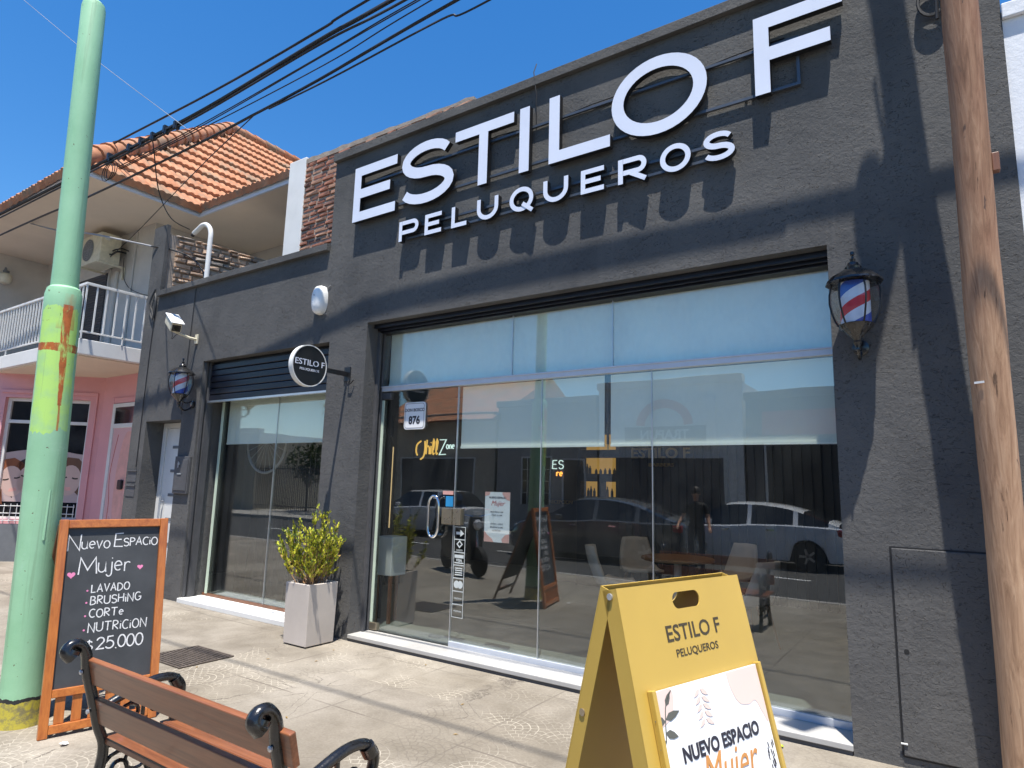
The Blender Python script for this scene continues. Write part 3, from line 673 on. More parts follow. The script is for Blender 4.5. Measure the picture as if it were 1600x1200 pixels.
# ------------------------------------------------------------------ shop sign letters
SG=thing('shop_sign','raised white letters reading ESTILO F over PELUQUEROS on the salon parapet','sign',(-3,-.05,4.06))
fr=FX(0); D0,D1=.035,.09
def glyph(mb,ch,x0,x1,z0,z1,t,d0=D0,d1=D1):
    W,H=x1-x0,z1-z0
    def poly(pts,k=0): mb.prism(pts,fr,d0,d1+k,0,1)
    def rib(pts,w=t,k=0,closed=False): mb.ribbon(pts,w,fr,d0,d1+k,0,1,closed)
    xm=(x0+x1)/2; zm=(z0+z1)/2
    if ch=='E': poly([(x0,z0),(x1,z0),(x1,z0+t),(x0+t,z0+t),(x0+t,zm-t/2),(x1-W*.14,zm-t/2),(x1-W*.14,zm+t/2),(x0+t,zm+t/2),(x0+t,z1-t),(x1,z1-t),(x1,z1),(x0,z1)])
    if ch=='F': poly([(x0,z0),(x0+t,z0),(x0+t,zm-t*.55),(x1-W*.14,zm-t*.55),(x1-W*.14,zm+t*.45),(x0+t,zm+t*.45),(x0+t,z1-t),(x1,z1-t),(x1,z1),(x0,z1)])
    if ch=='L': poly([(x0,z0),(x1,z0),(x1,z0+t),(x0+t,z0+t),(x0+t,z1),(x0,z1)])
    if ch=='I': poly([(xm-t/2,z0),(xm+t/2,z0),(xm+t/2,z1),(xm-t/2,z1)])
    if ch=='T': poly([(xm-t/2,z0),(xm+t/2,z0),(xm+t/2,z1-t),(x1,z1-t),(x1,z1),(x0,z1),(x0,z1-t),(xm-t/2,z1-t)])
    h=t/2
    if ch in 'OQ': rib(arc(xm,zm,W/2-h,H/2-h,0,360,40)[:-1],closed=True)
    if ch=='Q': rib([(xm+W*.06,z0+H*.30),(x1-W*.02,z0-H*.06)],t*.9,.004)
    if ch=='S':
        ra=H*.25-h*.5; zt=z1-h-ra; zb=z0+h+ra
        up=arc(xm,zt,W*.47-h,ra,22,255,16); lo=arc(xm,zb,W/2-h,ra,75,-158,16)
        pts=up+lo
        ws=[t*(.92+.16*math.sin(math.pi*i/(len(pts)-1))) for i in range(len(pts))]
        rib(pts,ws)
    if ch=='U':
        r=W/2-h; rib([(x0+h,z1),(x0+h,z0+h+r*.9)]+arc(xm,z0+h+r*.9,r,r*.9,180,360,14)[1:]+[(x1-h,z1)])
    if ch in 'PR':
        poly([(x0,z0),(x0+t,z0),(x0+t,z1),(x0,z1)])
        zb=z0+H*.42; rz=(z1-h-zb)/2; xa=x0+t+.002
        rib([(xa,z1-h),(x1-h-rz*1.0,z1-h)]+arc(x1-h-rz,zb+rz,rz,rz,90,-90,12)[1:]+[(xa,zb)])
    if ch=='R': rib([(x0+W*.45,zb-h*.4),(x1-h*.3,z0+.002)],t*.95,.004)
BIG=[('E',-5.355,-4.70),('S',-4.64,-3.905),('T',-3.895,-3.185),('I',-3.125,-3.0),('L',-2.795,-2.19),('O',-2.175,-1.36),('F',-1.003,-.40)]
for ch,a,b in BIG:
    z0,z1=(4.44,5.085) if ch not in 'SO' else (4.425,5.115)
    if ch=='F': z0,z1=4.49,5.125
    mb=MB(); glyph(mb,ch,a,b,z0,z1,.108 if ch!='I' else .108)
    mb.build('letter',['white_sign','black'],SG,smooth=35 if ch in 'SO' else None)
SM=[('P',-4.615,-4.345),('E',-4.255,-4.035),('L',-3.905,-3.715),('U',-3.59,-3.34),('Q',-3.21,-2.95),('U',-2.845,-2.59),('E',-2.465,-2.245),('R',-2.115,-1.865),('O',-1.75,-1.50),('S',-1.405,-1.165)]
for ch,a,b in SM:
    z0,z1=(4.068,4.285) if ch not in 'SOQ' else (4.06,4.295)
    mb=MB(); glyph(mb,ch,a,b,z0,z1,.043)
    mb.build('small_letter',['white_sign','black'],SG,smooth=35 if ch in 'SOQUPR' else None)
mb=MB()
for z,a,b in [(4.90,-5.32,-.70),(4.53,-5.32,-.70),(4.225,-4.58,-1.19),(4.115,-4.58,-1.19)]: mb.box(a,b,-.034,-.012,z-.011,z+.011)
for x in (-5.31,-.722): mb.box(x,x+.022,-.033,-.012,4.542,4.888)
for x in (-4.9,-3.6,-2.3,-1.1): mb.box(x,x+.02,-.012,-.001,4.52,4.54)
mb.build('frame','frame_tube',SG)
mb=MB().tube([(x,-.006-.012*abs(math.sin(x*7)),4.93+.012*math.sin(x*5)) for x in [-5.2+.2*i for i in range(23)]],.006,6)
mb.tube([(-2.98,-.02,4.9),(-2.97,-.04,5.2),(-3.0,-.05,5.45),(-2.99,-.02,5.55)],.005,6).build('cable','wire',SG,smooth=60)

# ------------------------------------------------------------------ blade sign (round)
BS=thing('projecting_sign','round black projecting sign reading ESTILO F beside the small shop window','sign',(-5.36,0,2.73))
C=Vector((-5.36,-.53,2.735)); r=.215
# disc faces along X (seen by people walking along the pavement)
AX=Vector((1,0,0)); fb=lambda a,b,c=0: Vector((C.x+c,C.y+a,C.z+b))
BD=MB().lathe([(r-.010,-.026),(r-.010,.026)],C,48,0,AX).build('disc','black',BS,smooth=40)
MB().lathe([(r-.010,-.030),(r,-.030),(r,.030),(r-.010,.030),(r-.010,-.030)],C,48,0,AX).build('rim','whitepaint',BS,smooth=40)
MB().text('ESTILO F',.086,fb,.0265,.029,0,bold=.0004,sx=1.12).build('lettering','white_sign',BD)
mb=MB().text('PELUQUEROS',.036,lambda a,b,c=0: fb(a,b-.055,c),.0265,.029,0,sx=1.1); mb.build('lettering','white_sign',BD)
MB().box(-5.375,-5.345,-.315,-.012,2.705,2.755).box(-5.41,-5.31,-.012,-.001,2.65,2.81).build('bracket','black',BS,bevel=.003)
MB().tube([(-5.33,-.01,2.66),(-5.32,-.03,2.62),(-5.27,-.03,2.62),(-5.24,-.02,2.66)],.006,6).build('cable','wire',BS,smooth=60)

# ------------------------------------------------------------------ lanterns
def stripe_mat():
    t=NT('barber_stripe'); v=t.coord(); x,y,z=t.sep(v)
    a=t.math('DIVIDE',t.math('ARCTAN2',y,x),2*math.pi)
    f=t.math('FRACT',t.math('ADD',t.math('MULTIPLY',z,3.4),t.math('MULTIPLY',a,-1)))
    n=t.new('ShaderNodeValToRGB'); t.t.links.new(f,n.inputs[0]); n.color_ramp.interpolation='CONSTANT'; e=n.color_ramp.elements
    W=(.62,.68,.80,1)
    e[0].position=0; e[0].color=(.56,.02,.03,1); e[1].position=.24; e[1].color=W
    k=e.new(.48); k.color=(.02,.07,.42,1); k=e.new(.74); k.color=W
    return t.set(color=n.outputs[0],rough=.35)
MT['stripe']=stripe_mat()
def lantern(loc,label):
    L=thing('wall_lantern',label,'lantern',loc,group='barber pole wall lanterns',world=False)
    y=-.20
    MB().lathe([(.0,.335),(.012,.33),(.014,.31),(.006,.30),(.008,.285),(.018,.28),(.014,.262),(.03,.255),(.038,.235),(.05,.225),(.048,.21),(.085,.195),(.13,.165),(.165,.13),(.168,.118),(.15,.122),(.03,.13)],(0,y,0),12).build('cap','iron',L,smooth=30)
    MB().lathe([(.125,.125),(.142,.06),(.144,0),(.134,-.06),(.115,-.12),(.098,-.155)],(0,y,0),6).build('globe','lampglass',L)
    mb=MB()
    for k in range(6):
        a=R(60*k)
        mb.tube([(rr*math.cos(a),y+rr*math.sin(a),z) for rr,z in [(.129,.125),(.146,.06),(.148,0),(.138,-.06),(.119,-.12),(.102,-.157)]],.006,6)
    mb.build('rib','black',L,smooth=40)
    MB().lathe([(.088,-.15),(.088,.118)],(0,0,0),28).build('barber_pole','stripe',L,smooth=40).location=(0,y,0)
    mb=MB(); prof=[]
    n=36
    for z,rr in [(-.155,.10),(-.175,.092),(-.21,.055),(-.245,.026),(-.26,.02),(-.268,.026),(-.28,.022),(-.30,.014),(-.318,.017),(-.33,.004)]:
        prof.append((rr,z))
    mb.lathe(prof,(0,y,0),n)
    vs=[]
    for i,v in enumerate(mb.v):
        ring=i//n; k=i%n
        if ring in (1,2): s=1+.07*(1 if k%3==0 else -.5); v=(v[0]*s,y+(v[1]-y)*s,v[2])
        vs.append(v)
    mb.v=vs; mb.build('base','iron',L,smooth=40)
    MB().tube(spline([(0,y,-.25),(0,y+.02,-.32),(0,-.12,-.36),(0,-.05,-.33),(0,-.01,-.29)],5),.012,8).tube(spline([(0,-.17,-.24),(0,-.10,-.26),(0,-.03,-.23)],4),.009,8).lathe([(.05,-.001),(.05,-.015),(.03,-.025),(.0,-.026)],(0,0,-.27),20,0,(0,1,0)).build('bracket','iron',L,smooth=40)
    return L
lantern((-.42,0,2.80),'larger looking barber pole lantern beside the right end of the wide window')
lantern((-8.38,0,2.815),'barber pole lantern between the security camera and the white street door')

# ------------------------------------------------------------------ security camera, emergency light
SCM=thing('security_camera','cream bullet security camera on a wall arm above the lantern by the street door','camera',(-8.45,0,3.42))
d=Vector((.86,-.22,-.47)).normalized(); c=Vector((-8.56,-.29,3.625)); q=d.to_track_quat('Y','Z').to_matrix()
MB().obox(c,(.14,.38,.125),q).build('housing','ivory',SCM,bevel=.018)
MB().obox(c+q@Vector((0,.02,.078)),(.165,.43,.012),q).build('sunshield','lampwhite',SCM,bevel=.004)
MB().obox(c+q@Vector((0,.1925,-.004)),(.105,.004,.088),q).build('window','black',SCM)
MB().cyl(c+q@Vector((0,.195,-.004)),c+q@Vector((0,.202,-.004)),.026).build('lens','darkglass',SCM,smooth=40)
MB().tube([c+q@Vector((0,0,-.06)),c+q@Vector((0,-.01,-.10)),(-8.46,-.10,3.455),(-8.45,-.02,3.45)],.018,8).box(-8.48,-8.42,-.02,-.001,3.39,3.52).build('arm','ivory',SCM,smooth=40,bevel=.004)
MB().tube(spline([c+q@Vector((.02,.02,-.06)),c+Vector((0,0,-.16)),c+Vector((-.05,.03,-.2)),c+Vector((-.02,.1,-.12)),(-8.47,-.03,3.44)],6),.004,6).build('cable','wire',SCM)
EL=thing('bulkhead_light','white oval bulkhead emergency light on the black wall above the round sign','light',(-5.88,0,3.65))
pts=arc(0,0,.095,.165,0,360,36)[:-1]
mb=MB(); fe=lambda a,b,c=0: Vector((-5.88+a,-c,3.635+b))
rings=[(1,0),(1,.045),(.93,.075),(.75,.095),(.4,.105),(.02,.108)]
N=len(pts)
sup=[(math.copysign(abs(math.cos(R(10*i)))**.75,math.cos(R(10*i)))*.10,math.copysign(abs(math.sin(R(10*i)))**.85,math.sin(R(10*i)))*.17) for i in range(36)]
for s,h in rings: mb.v+=[tuple(fe(a*s,b*s,h)) for a,b in sup]
for i in range(len(rings)-1):
    for k in range(36): mb.f.append((i*36+k,i*36+(k+1)%36,(i+1)*36+(k+1)%36,(i+1)*36+k)); mb.m.append(0)
mb.build('diffuser','lampwhite',EL,smooth=50)
MB().cyl((-5.895,-.106,3.68),(-5.895,-.112,3.68),.006).build('indicator','black',EL)
MB().tube([(-5.80,-.01,3.77),(-5.74,-.008,3.80)],.004,5).tube([(-5.84,-.01,3.47),(-5.78,-.006,3.465)],.004,5).build('cable','wirewhite',EL)

# ------------------------------------------------------------------ house number, poster, stickers on the glass
HN=thing('house_number_sign','white rounded plaque reading DON BOSCO 876 on the glass door','sign',(-4.59,.27,2.28))
def rrect(w,h,r,n=5):
    o=[]
    for cx,cy,a in [(w/2-r,h/2-r,0),(-w/2+r,h/2-r,90),(-w/2+r,-h/2+r,180),(w/2-r,-h/2+r,270)]: o+=arc(cx,cy,r,r,a,a+90,n)
    return o
fh=lambda a,b,c=0: Vector((-4.59+a,.272-c,2.275+b))
hp_=MB().prism(rrect(.29,.285,.035),fh,0,.012).build('plaque','paper',HN)
mb=MB().ribbon(rrect(.262,.257,.026),.004,fh,.0125,.0135,closed=True); mb.build('border','ink',hp_)
MB().text('DON BOSCO',.046,lambda a,b,c=0: fh(a,b+.045,c),.0125,.0135,bold=.0012).build('lettering','ink',hp_)
MB().text('876',.115,lambda a,b,c=0: fh(a,b-.085,c),.0125,.0135,bold=.004,sx=.92).build('lettering','ink',hp_)
PO=thing('window_poster','small white and pink price poster taped inside the wide window near the door','poster',(-3.52,.30,1.28))
fp=lambda a,b,c=0: Vector((-3.665+a,.300-c,1.055+b))
po=MB().prism([(0,0),(.285,0),(.285,.46),(0,.46)],fp,0,.003).build('sheet','paper',PO)
mb=MB()
mb.prism([(0,0),(.11,0),(.09,.03),(.04,.06),(0,.10)],fp,.0035,.0045).prism([(.285,0),(.285,.08),(.24,.07),(.20,.03),(.21,0)],fp,.0035,.0045).prism([(.285,.46),(.285,.38),(.25,.39),(.20,.44),(.20,.46)],fp,.0035,.0045).prism([(0,.46),(.06,.46),(.05,.43),(0,.42)],fp,.0035,.0045)
mb.build('corner_shape','ink_peach',po)
MB().text('NUEVO ESPACIO',.026,lambda a,b,c=0: fp(a+.145,b+.40,c),.0035,.0045,bold=.0006).text('BRUSHING $ 5.000',.018,lambda a,b,c=0: fp(a+.14,b+.27,c),.0035,.0045).text('CORTE  $ 6.000',.018,lambda a,b,c=0: fp(a+.14,b+.24,c),.0035,.0045).text('LAVADO · CORTE',.018,lambda a,b,c=0: fp(a+.14,b+.16,c),.0035,.0045).text('BRUSHING $ 9.000',.018,lambda a,b,c=0: fp(a+.14,b+.13,c),.0035,.0045).text('NUTRICION',.018,lambda a,b,c=0: fp(a+.14,b+.10,c),.0035,.0045).build('lettering','ink',po)
MB().text('Mujer',.065,lambda a,b,c=0: fp(a+.145,b+.335,c),.0035,.0045,shear=.4).build('lettering','ink_red',po)
ST=thing('payment_decal','vertical strip of square white card decals on the glass under the door lock','decal',(-3.97,.27,.75))
fs_=lambda a,b,c=0: Vector((-4.0+a,.273-c,.335+b))
mb=MB()
for k in range(7):
    mb.ribbon([(.0,k*.12),(.13,k*.12),(.13,k*.12+.116),(0,k*.12+.116)],.005,fs_,0,.001,closed=True)
st=mb.build('outline','whiteprint',ST)
mb=MB(); mb.prism([(.02,.765),(.07,.765),(.07,.745),(.115,.775),(.07,.81),(.07,.79),(.02,.79)],fs_,0,.001)
mb.ribbon([(.065,.645),(.095,.675),(.065,.705),(.035,.675)],.012,fs_,0,.001,closed=True)
mb.text('DEBITO',.022,lambda a,b,c=0: fs_(a+.065,b+.61,c),0,.001)
mb.prism([(.01,.545),(.12,.545),(.12,.575),(.01,.575)],fs_,0,.001).prism([(.01,.495),(.12,.495),(.12,.505),(.01,.505)],fs_,0,.001).text('VISA',.036,lambda a,b,c=0: fs_(a+.065,b+.512,c),0,.001,bold=.001)
for k in range(4): mb.prism([(.02,.385+k*.02),(.11,.385+k*.02),(.11,.395+k*.02),(.02,.395+k*.02)],fs_,0,.001)
mb.prism(arc(.045,.30,.032,.035,0,360,20)[:-1],fs_,0,.001).prism(arc(.09,.30,.032,.035,0,360,20)[:-1],fs_,0,.0014)
mb.text('CREDITO',.022,lambda a,b,c=0: fs_(a+.068,b+.165,c),0,.001).text('PREPAGA',.022,lambda a,b,c=0: fs_(a+.068,b+.05,c),0,.001)
mb.build('icon','whiteprint',ST)

# ------------------------------------------------------------------ interior furniture and signs
def stroke_font():
    F={}
    A=lambda cx,cy,rx,ry,a0,a1,n=10: arc(cx,cy,rx,ry,a0,a1,n)
    F['N']=[[(0,0),(.02,1.0),(.62,.02),(.66,1.05)]]; F['U']=[[(0,1),(0,.3)]+A(.32,.3,.32,.3,180,360)+[(.64,1)],]
    F['E']=[[(.55,1),(.05,.97),(.0,.02),(.55,0)],[(.02,.52),(.45,.54)]]; F['V']=[[(0,1),(.32,0),(.64,1)]]
    F['O']=[A(.35,.5,.35,.5,90,450,18)]; F['S']=[A(.28,.75,.26,.24,20,260)+A(.28,.25,.28,.25,80,-150)]
    F['P']=[[(.0,-.05),(.03,1),],[(.0,.98)]+A(.2,.74,.32,.24,80,-85)+[(.03,.48)]]
    F['A']=[[(0,0),(.33,1),(.66,0)],[(.12,.36),(.55,.36)]]; F['C']=[A(.36,.5,.36,.5,50,310,14)]
    F['I']=[[(.05,1),(.05,0)]]; F['M']=[[(0,0),(.06,1),(.42,.25),(.78,1),(.86,0)]]
    F['J']=[[(.3,1),(.32,.2)]+A(.14,.2,.18,.22,0,-150)]; F['R']=[[(.0,0),(.02,1)],[(.0,.98)]+A(.2,.74,.32,.24,80,-90)+[(.08,.5),(.56,0)]]
    F['L']=[[(0,1),(0,0),(.5,.02)]]; F['D']=[[(.02,0),(.0,1)],[(0,1)]+A(.12,.5,.52,.5,85,-85)+[(.02,0)]]
    F['B']=[[(.0,0),(.02,1)],[(.0,.99)]+A(.2,.76,.28,.22,80,-90)+A(.2,.27,.36,.26,90,-90)+[(0,0)]]
    F['H']=[[(0,1),(0,0)],[(.6,1),(.6,0)],[(0,.5),(.6,.52)]]; F['G']=[A(.36,.5,.36,.5,50,330,14)+[(.68,.45),(.42,.45)]]
    F['T']=[[(0,1),(.7,.98)],[(.35,.98),(.33,0)]]; F['2']=[A(.3,.72,.28,.28,170,-20)+[(.02,.02),(.62,.03)]]
    F['5']=[[(.55,1),(.12,.98),(.08,.58)]+A(.26,.33,.34,.32,110,-150)]; F['0']=[A(.3,.5,.3,.5,90,450,18)]
    F['.']=[[(.05,.0),(.10,.06)]]; F['$']=[A(.24,.66,.2,.2,20,260)+A(.24,.28,.22,.2,80,-150),[(.25,1.0),(.22,-.08)]]
    F['Z']=[[(0,1),(.7,1),(0,0),(.7,.02)]]; F['F']=[[(.0,0),(0,1),(.55,1)],[(0,.52),(.45,.52)]]
    F['e']=[[(.03,.33),(.44,.36)]+A(.24,.33,.22,.30,10,310,12)]; F['r']=[[(.05,.6),(.05,0)],A(.25,.36,.2,.24,165,50,6)]
    F['u']=[[(0,.62),(0,.25)]+A(.22,.25,.22,.25,180,360)+[(.44,.62),(.46,0)]]; F['j']=[[(.22,.6),(.22,-.1)]+A(.06,-.1,.16,.22,0,-160),[(.2,.82),(.23,.86)]]
    F['v']=[[(0,.65),(.22,0),(.46,.66)]]; F['i']=[[(.05,.6),(.05,0)],[(.04,.82),(.07,.86)]]; F['o']=[A(.25,.32,.25,.32,90,450,14)]
    F['n']=[[(.02,.62),(.02,0)],A(.22,.36,.2,.26,180,0,8)+[(.42,0)]]; F['h']=[[(.08,1.05),(.0,0)],A(.2,.33,.19,.27,180,0,8)+[(.40,0)]]; F['l']=[[(.16,.3),(.26,.9),(.16,1.05),(.08,.85),(.08,.1),(.16,0),(.28,.08)]]
    F['a']=[A(.22,.3,.22,.3,60,360,12),[(.44,.6),(.46,0)]]
    return F
SF=stroke_font()
def strokes(mb,txt,x0,x1,y,h,wd,fr,d0,d1,m=0,gap=.22,jit=.0,slant=0):
    """write txt between x0..x1, letter height h"""
    xs=[]; x=0
    for ch in txt:
        if ch==' ': x+=.35; continue
        ww=max(max(p[0] for p in s) for s in SF[ch]); xs.append((ch,x)); x+=max(ww,.08)+gap
    k=(x1-x0)/(x-gap); q=0
    for ch,xx in xs:
        dy=random.uniform(-jit,jit)*h
        for s in SF[ch]:
            mb.ribbon([(x0+(xx+px)*k+slant*py*h,y+dy+py*h) for px,py in s],wd,fr,d0+q,d1+q,m); q+=.00006
CZ=thing('neon_sign','amber and white neon script reading Chill Zone on the dark back wall','sign',(-8.2,4.8,2.2))
fz=lambda a,b,c=0: Vector((a,5.96-c,b))
MB().text('x',.01,fz,0,.001)  # warm up font
mb=MB(); K=(5.96+CAM_D)/(4.8+CAM_D)
cx=lambda x: x*K; cz=lambda z: 1.58+(z-1.58)*K
mb.ribbon(spline([(cx(-8.58),cz(2.40)),(cx(-8.68),cz(2.33)),(cx(-8.70),cz(2.20)),(cx(-8.66),cz(2.12))],5),.03,fz,0,.02)
mb.ribbon(spline([(cx(-8.48),cz(2.40)),(cx(-8.47),cz(2.25)),(cx(-8.50),cz(2.10)),(cx(-8.58),cz(2.04))],5),.03,fz,0,.02)
strokes(mb,'hill',cx(-8.44),cx(-8.14),cz(2.14),.30,.026,fz,0,.02,gap=.12)
mb.build('lettering','neon_y',CZ)
mb=MB(); strokes(mb,'Z',cx(-8.10),cx(-7.94),cz(2.13),.32,.018,fz,0,.015); strokes(mb,'one',cx(-7.93),cx(-7.74),cz(2.24),.14,.016,fz,0,.015)
mb.build('lettering','neon_w',CZ)
NE=thing('neon_sign','small white and orange neon letters ES on the taupe wall beside the lit shelves','sign',(-5.45,4.8,1.95))
fq=lambda a,b,c=0: Vector((a,4.795-c,b))
mb=MB(); strokes(mb,'ES',-5.57,-5.36,1.88,.14,.014,fq,0,.01); mb.build('lettering','neon_w',NE)
mb=MB(); strokes(mb,'re',-5.49,-5.38,1.76,.10,.016,fq,0,.01); mb.build('lettering','neon_o',NE)
GS=thing('wall_sign','gold letters reading ESTILO F on the dark slatted wall inside','sign',(-3.7,4.85,2.15))
MB().text('ESTILO F',.22,lambda a,b,c=0: Vector((a-3.68,4.85-c,b+2.06)),.0,.03,bold=.004,sx=1.12).build('lettering','gold',GS)
MB().text('BARBERS',.075,lambda a,b,c=0: Vector((a-3.66,4.85-c,b+1.93)),.0,.02,sx=1.4).build('lettering','gold',GS)
RC=thing('wall_sign','dark letters reading RECEPCION on the taupe wall under the white neon','sign',(-5.45,4.8,1.35))
MB().text('RECEPCION',.085,lambda a,b,c=0: fq(a-5.40,b+1.30,c),.0,.01).build('lettering','gold',RC)
SHF=thing('display_shelf','dark shelving unit with glowing amber niches holding bottles','shelf',(-4.63,4.7,0))
mb=MB(); X0,X1=-5.0,-4.26
zs=[.06,1.36,1.44,1.68,1.80,2.06,2.16,2.42,3.42]
for a,b in [(.06,1.44),(1.68,1.80),(2.06,2.18),(2.44,3.42)]: mb.box(X0,X1,4.62,4.86,a,b)
for a,b,c,d in [(X0,-4.94,1.44,1.68),(-4.64,-4.58,1.44,1.68),(-4.32,X1,1.44,1.68),(X0,-4.94,1.80,2.06),(-4.32,X1,1.80,2.06),(X0,-4.94,2.18,2.44),(-4.32,X1,2.18,2.44)]: mb.box(a,b,4.62,4.86,c,d)
mb.build('carcass','wall_in',SHF,bevel=.003)
for a,b,c,d in [(-4.94,-4.64,1.44,1.68),(-4.58,-4.32,1.44,1.68),(-4.94,-4.32,1.80,2.06),(-4.94,-4.32,2.18,2.44)]:
    MB().box(a+.001,b-.001,4.82,4.85,c+.001,d-.001).build('lit_back','niche',SHF)
bt=[]
for x,z,h in [(-4.90,1.44,.15),(-4.84,1.44,.13),(-4.79,1.44,.16),(-4.73,1.44,.13),(-4.50,1.44,.16),(-4.42,1.44,.13),(-4.92,1.80,.14),(-4.86,1.80,.16),(-4.81,1.80,.13),(-4.70,1.80,.08),(-4.62,1.80,.08),(-4.54,1.80,.09),(-4.46,1.80,.09),(-4.38,1.80,.09)]:
    bt.append((x,z,h))
b0=None
for i,(x,z,h) in enumerate(bt):
    if b0 is None:
        b0=MB().lathe([(.022,0),(.022,.09),(.01,.11),(.01,.14),(.0,.141)],(0,0,0),10).build('bottle','blackmatte',smooth=40,label='small dark bottle standing in the lit niches of the shelf',cat='bottle',group='bottles on the lit shelf'); o=b0
    else:
        o=b0.copy(); COL.objects.link(o)
    o.location=(x,4.70,z); o.scale=(1,1,h/.14)
RK=thing('display_rack','tall dark rack with a warm light strip behind the glass door hinge','shelf',(-7.6,2.65,0))
mb=MB().box(-8.1,-8.06,2.5,2.8,.06,2.6).box(-7.12,-7.08,2.5,2.8,.06,2.6)
for z in (.5,.95,1.4,1.85,2.3): mb.box(-8.06,-7.12,2.5,2.8,z,z+.03)
mb.build('rack_frame','blackmatte',RK)
MB().box(-7.075,-7.062,2.49,2.5,.9,2.12).build('light_strip','led',RK)
TB=thing('cafe_table','round wooden cafe table on a white pedestal inside the window','table',(-2.83,3.2,.06),world=False)
MB().lathe([(.42,.66),(.44,.67),(.44,.69),(.43,.70)],(0,0,0),36).build('tabletop','wood_top',TB,smooth=40)
MB().lathe([(.045,.02),(.045,.66)],(0,0,0),16).lathe([(.24,0),(.24,.012),(.05,.03)],(0,0,0),28).build('pedestal','whitepaint',TB,smooth=40)
def chair_proto(loc,rz,label):
    t=thing('lounge_chair',label,'chair',loc,rz,group='beige shell chairs inside the salon',world=False)
    mb=MB(); N=14; V=[]
    for j in range(9):
        a=-1+2*j/8
        for i in range(N+1):
            s=i/N
            if s<.5: y=.24-s*2*.46; z=.43-.03*math.sin(s*2*math.pi)+.05*a*a*(s*2)
            else:
                k=(s-.5)*2; y=-.22-.13*k-.02*math.sin(k*3); z=.43+.42*k
            wd=.25 if s<.5 else .25-.07*((s-.5)*2)**2
            yy=y+.10*a*a*(1 if s>=.5 else s*2)
            V.append((a*wd,yy,z))
    F=[(j*(N+1)+i,j*(N+1)+i+1,(j+1)*(N+1)+i+1,(j+1)*(N+1)+i) for j in range(8) for i in range(N)]
    mb.add(V,F); o=mb.build('shell','beige_fabric',t,smooth=70)
    sm=o.modifiers.new('thick','SOLIDIFY'); sm.thickness=.04
    for sx,sy in ((1,1),(-1,1),(1,-1),(-1,-1)):
        MB().cyl((sx*.15,sy*.13,.40),(sx*.22,sy*.21,0),.02,.011,10).build('leg','wood_leg',t,smooth=40)
    return t
c1=chair_proto((-3.30,2.40,.06),R(-62),'beige shell chair left of the round cafe table')
def place(src,loc,rz,label):
    c=copy_tree(src); c.location=loc; c.rotation_euler=(0,0,rz); c['label']=label; return c
place(c1,(-1.75,2.15,.06),R(70),'beige shell chair right of the round cafe table, nearest the right wall')
place(c1,(-2.35,3.85,.06),R(155),'beige shell chair behind the round cafe table')
place(c1,(-3.55,3.75,.06),R(-140),'beige shell chair in the dimness behind and left of the cafe table')
SO=thing('side_stool','small white box topped stool with dark leg just inside the glass door','stool',(-4.85,.85,.06))
MB().box(-5.38,-5.14,.60,.84,.56,.98).build('top','whitepaint',SO,bevel=.01)
MB().box(-5.17,-5.14,.60,.63,.06,.558).build('leg','wood_back',SO)
MB().box(-5.37,-5.34,.60,.63,.06,.558).build('leg','wood_back',SO)
MB().box(-5.27,-5.24,.80,.83,.06,.558).build('leg','wood_back',SO)
WH=thing('bicycle_wheel','bicycle wheel hung inside the small window in front of the dark curtain','wheel',(-7.55,.62,2.10))
mb=MB().tube([(-7.55+.42*math.cos(R(a)),.60,2.08+.42*math.sin(R(a))) for a in range(0,360,8)],.016,8,closed=True); mb.build('rim','wirewhite',WH,smooth=40)
mb=MB()
for a in range(0,360,18): mb.tube([(-7.55,.60,2.08),(-7.55+.42*math.cos(R(a)),.60,2.08+.42*math.sin(R(a)))],.0018,4)
mb.tube([(-7.55,.57,2.08),(-7.55,.63,2.08)],.03,10).build('spoke','alu',WH)
CL=[]
for x,y in [(-2.9,2.2),(-1.9,2.6),(-1.0,2.2),(-2.2,4.2),(-4.4,2.6),(-6.4,3.2)]:
    MB().lathe([(.06,3.40),(.06,3.419)],(x,y,0),16).build('ceiling_spot','spot',label='small round ceiling spotlight glowing inside the salon',cat='light',group='ceiling spots in the salon',smooth=40)
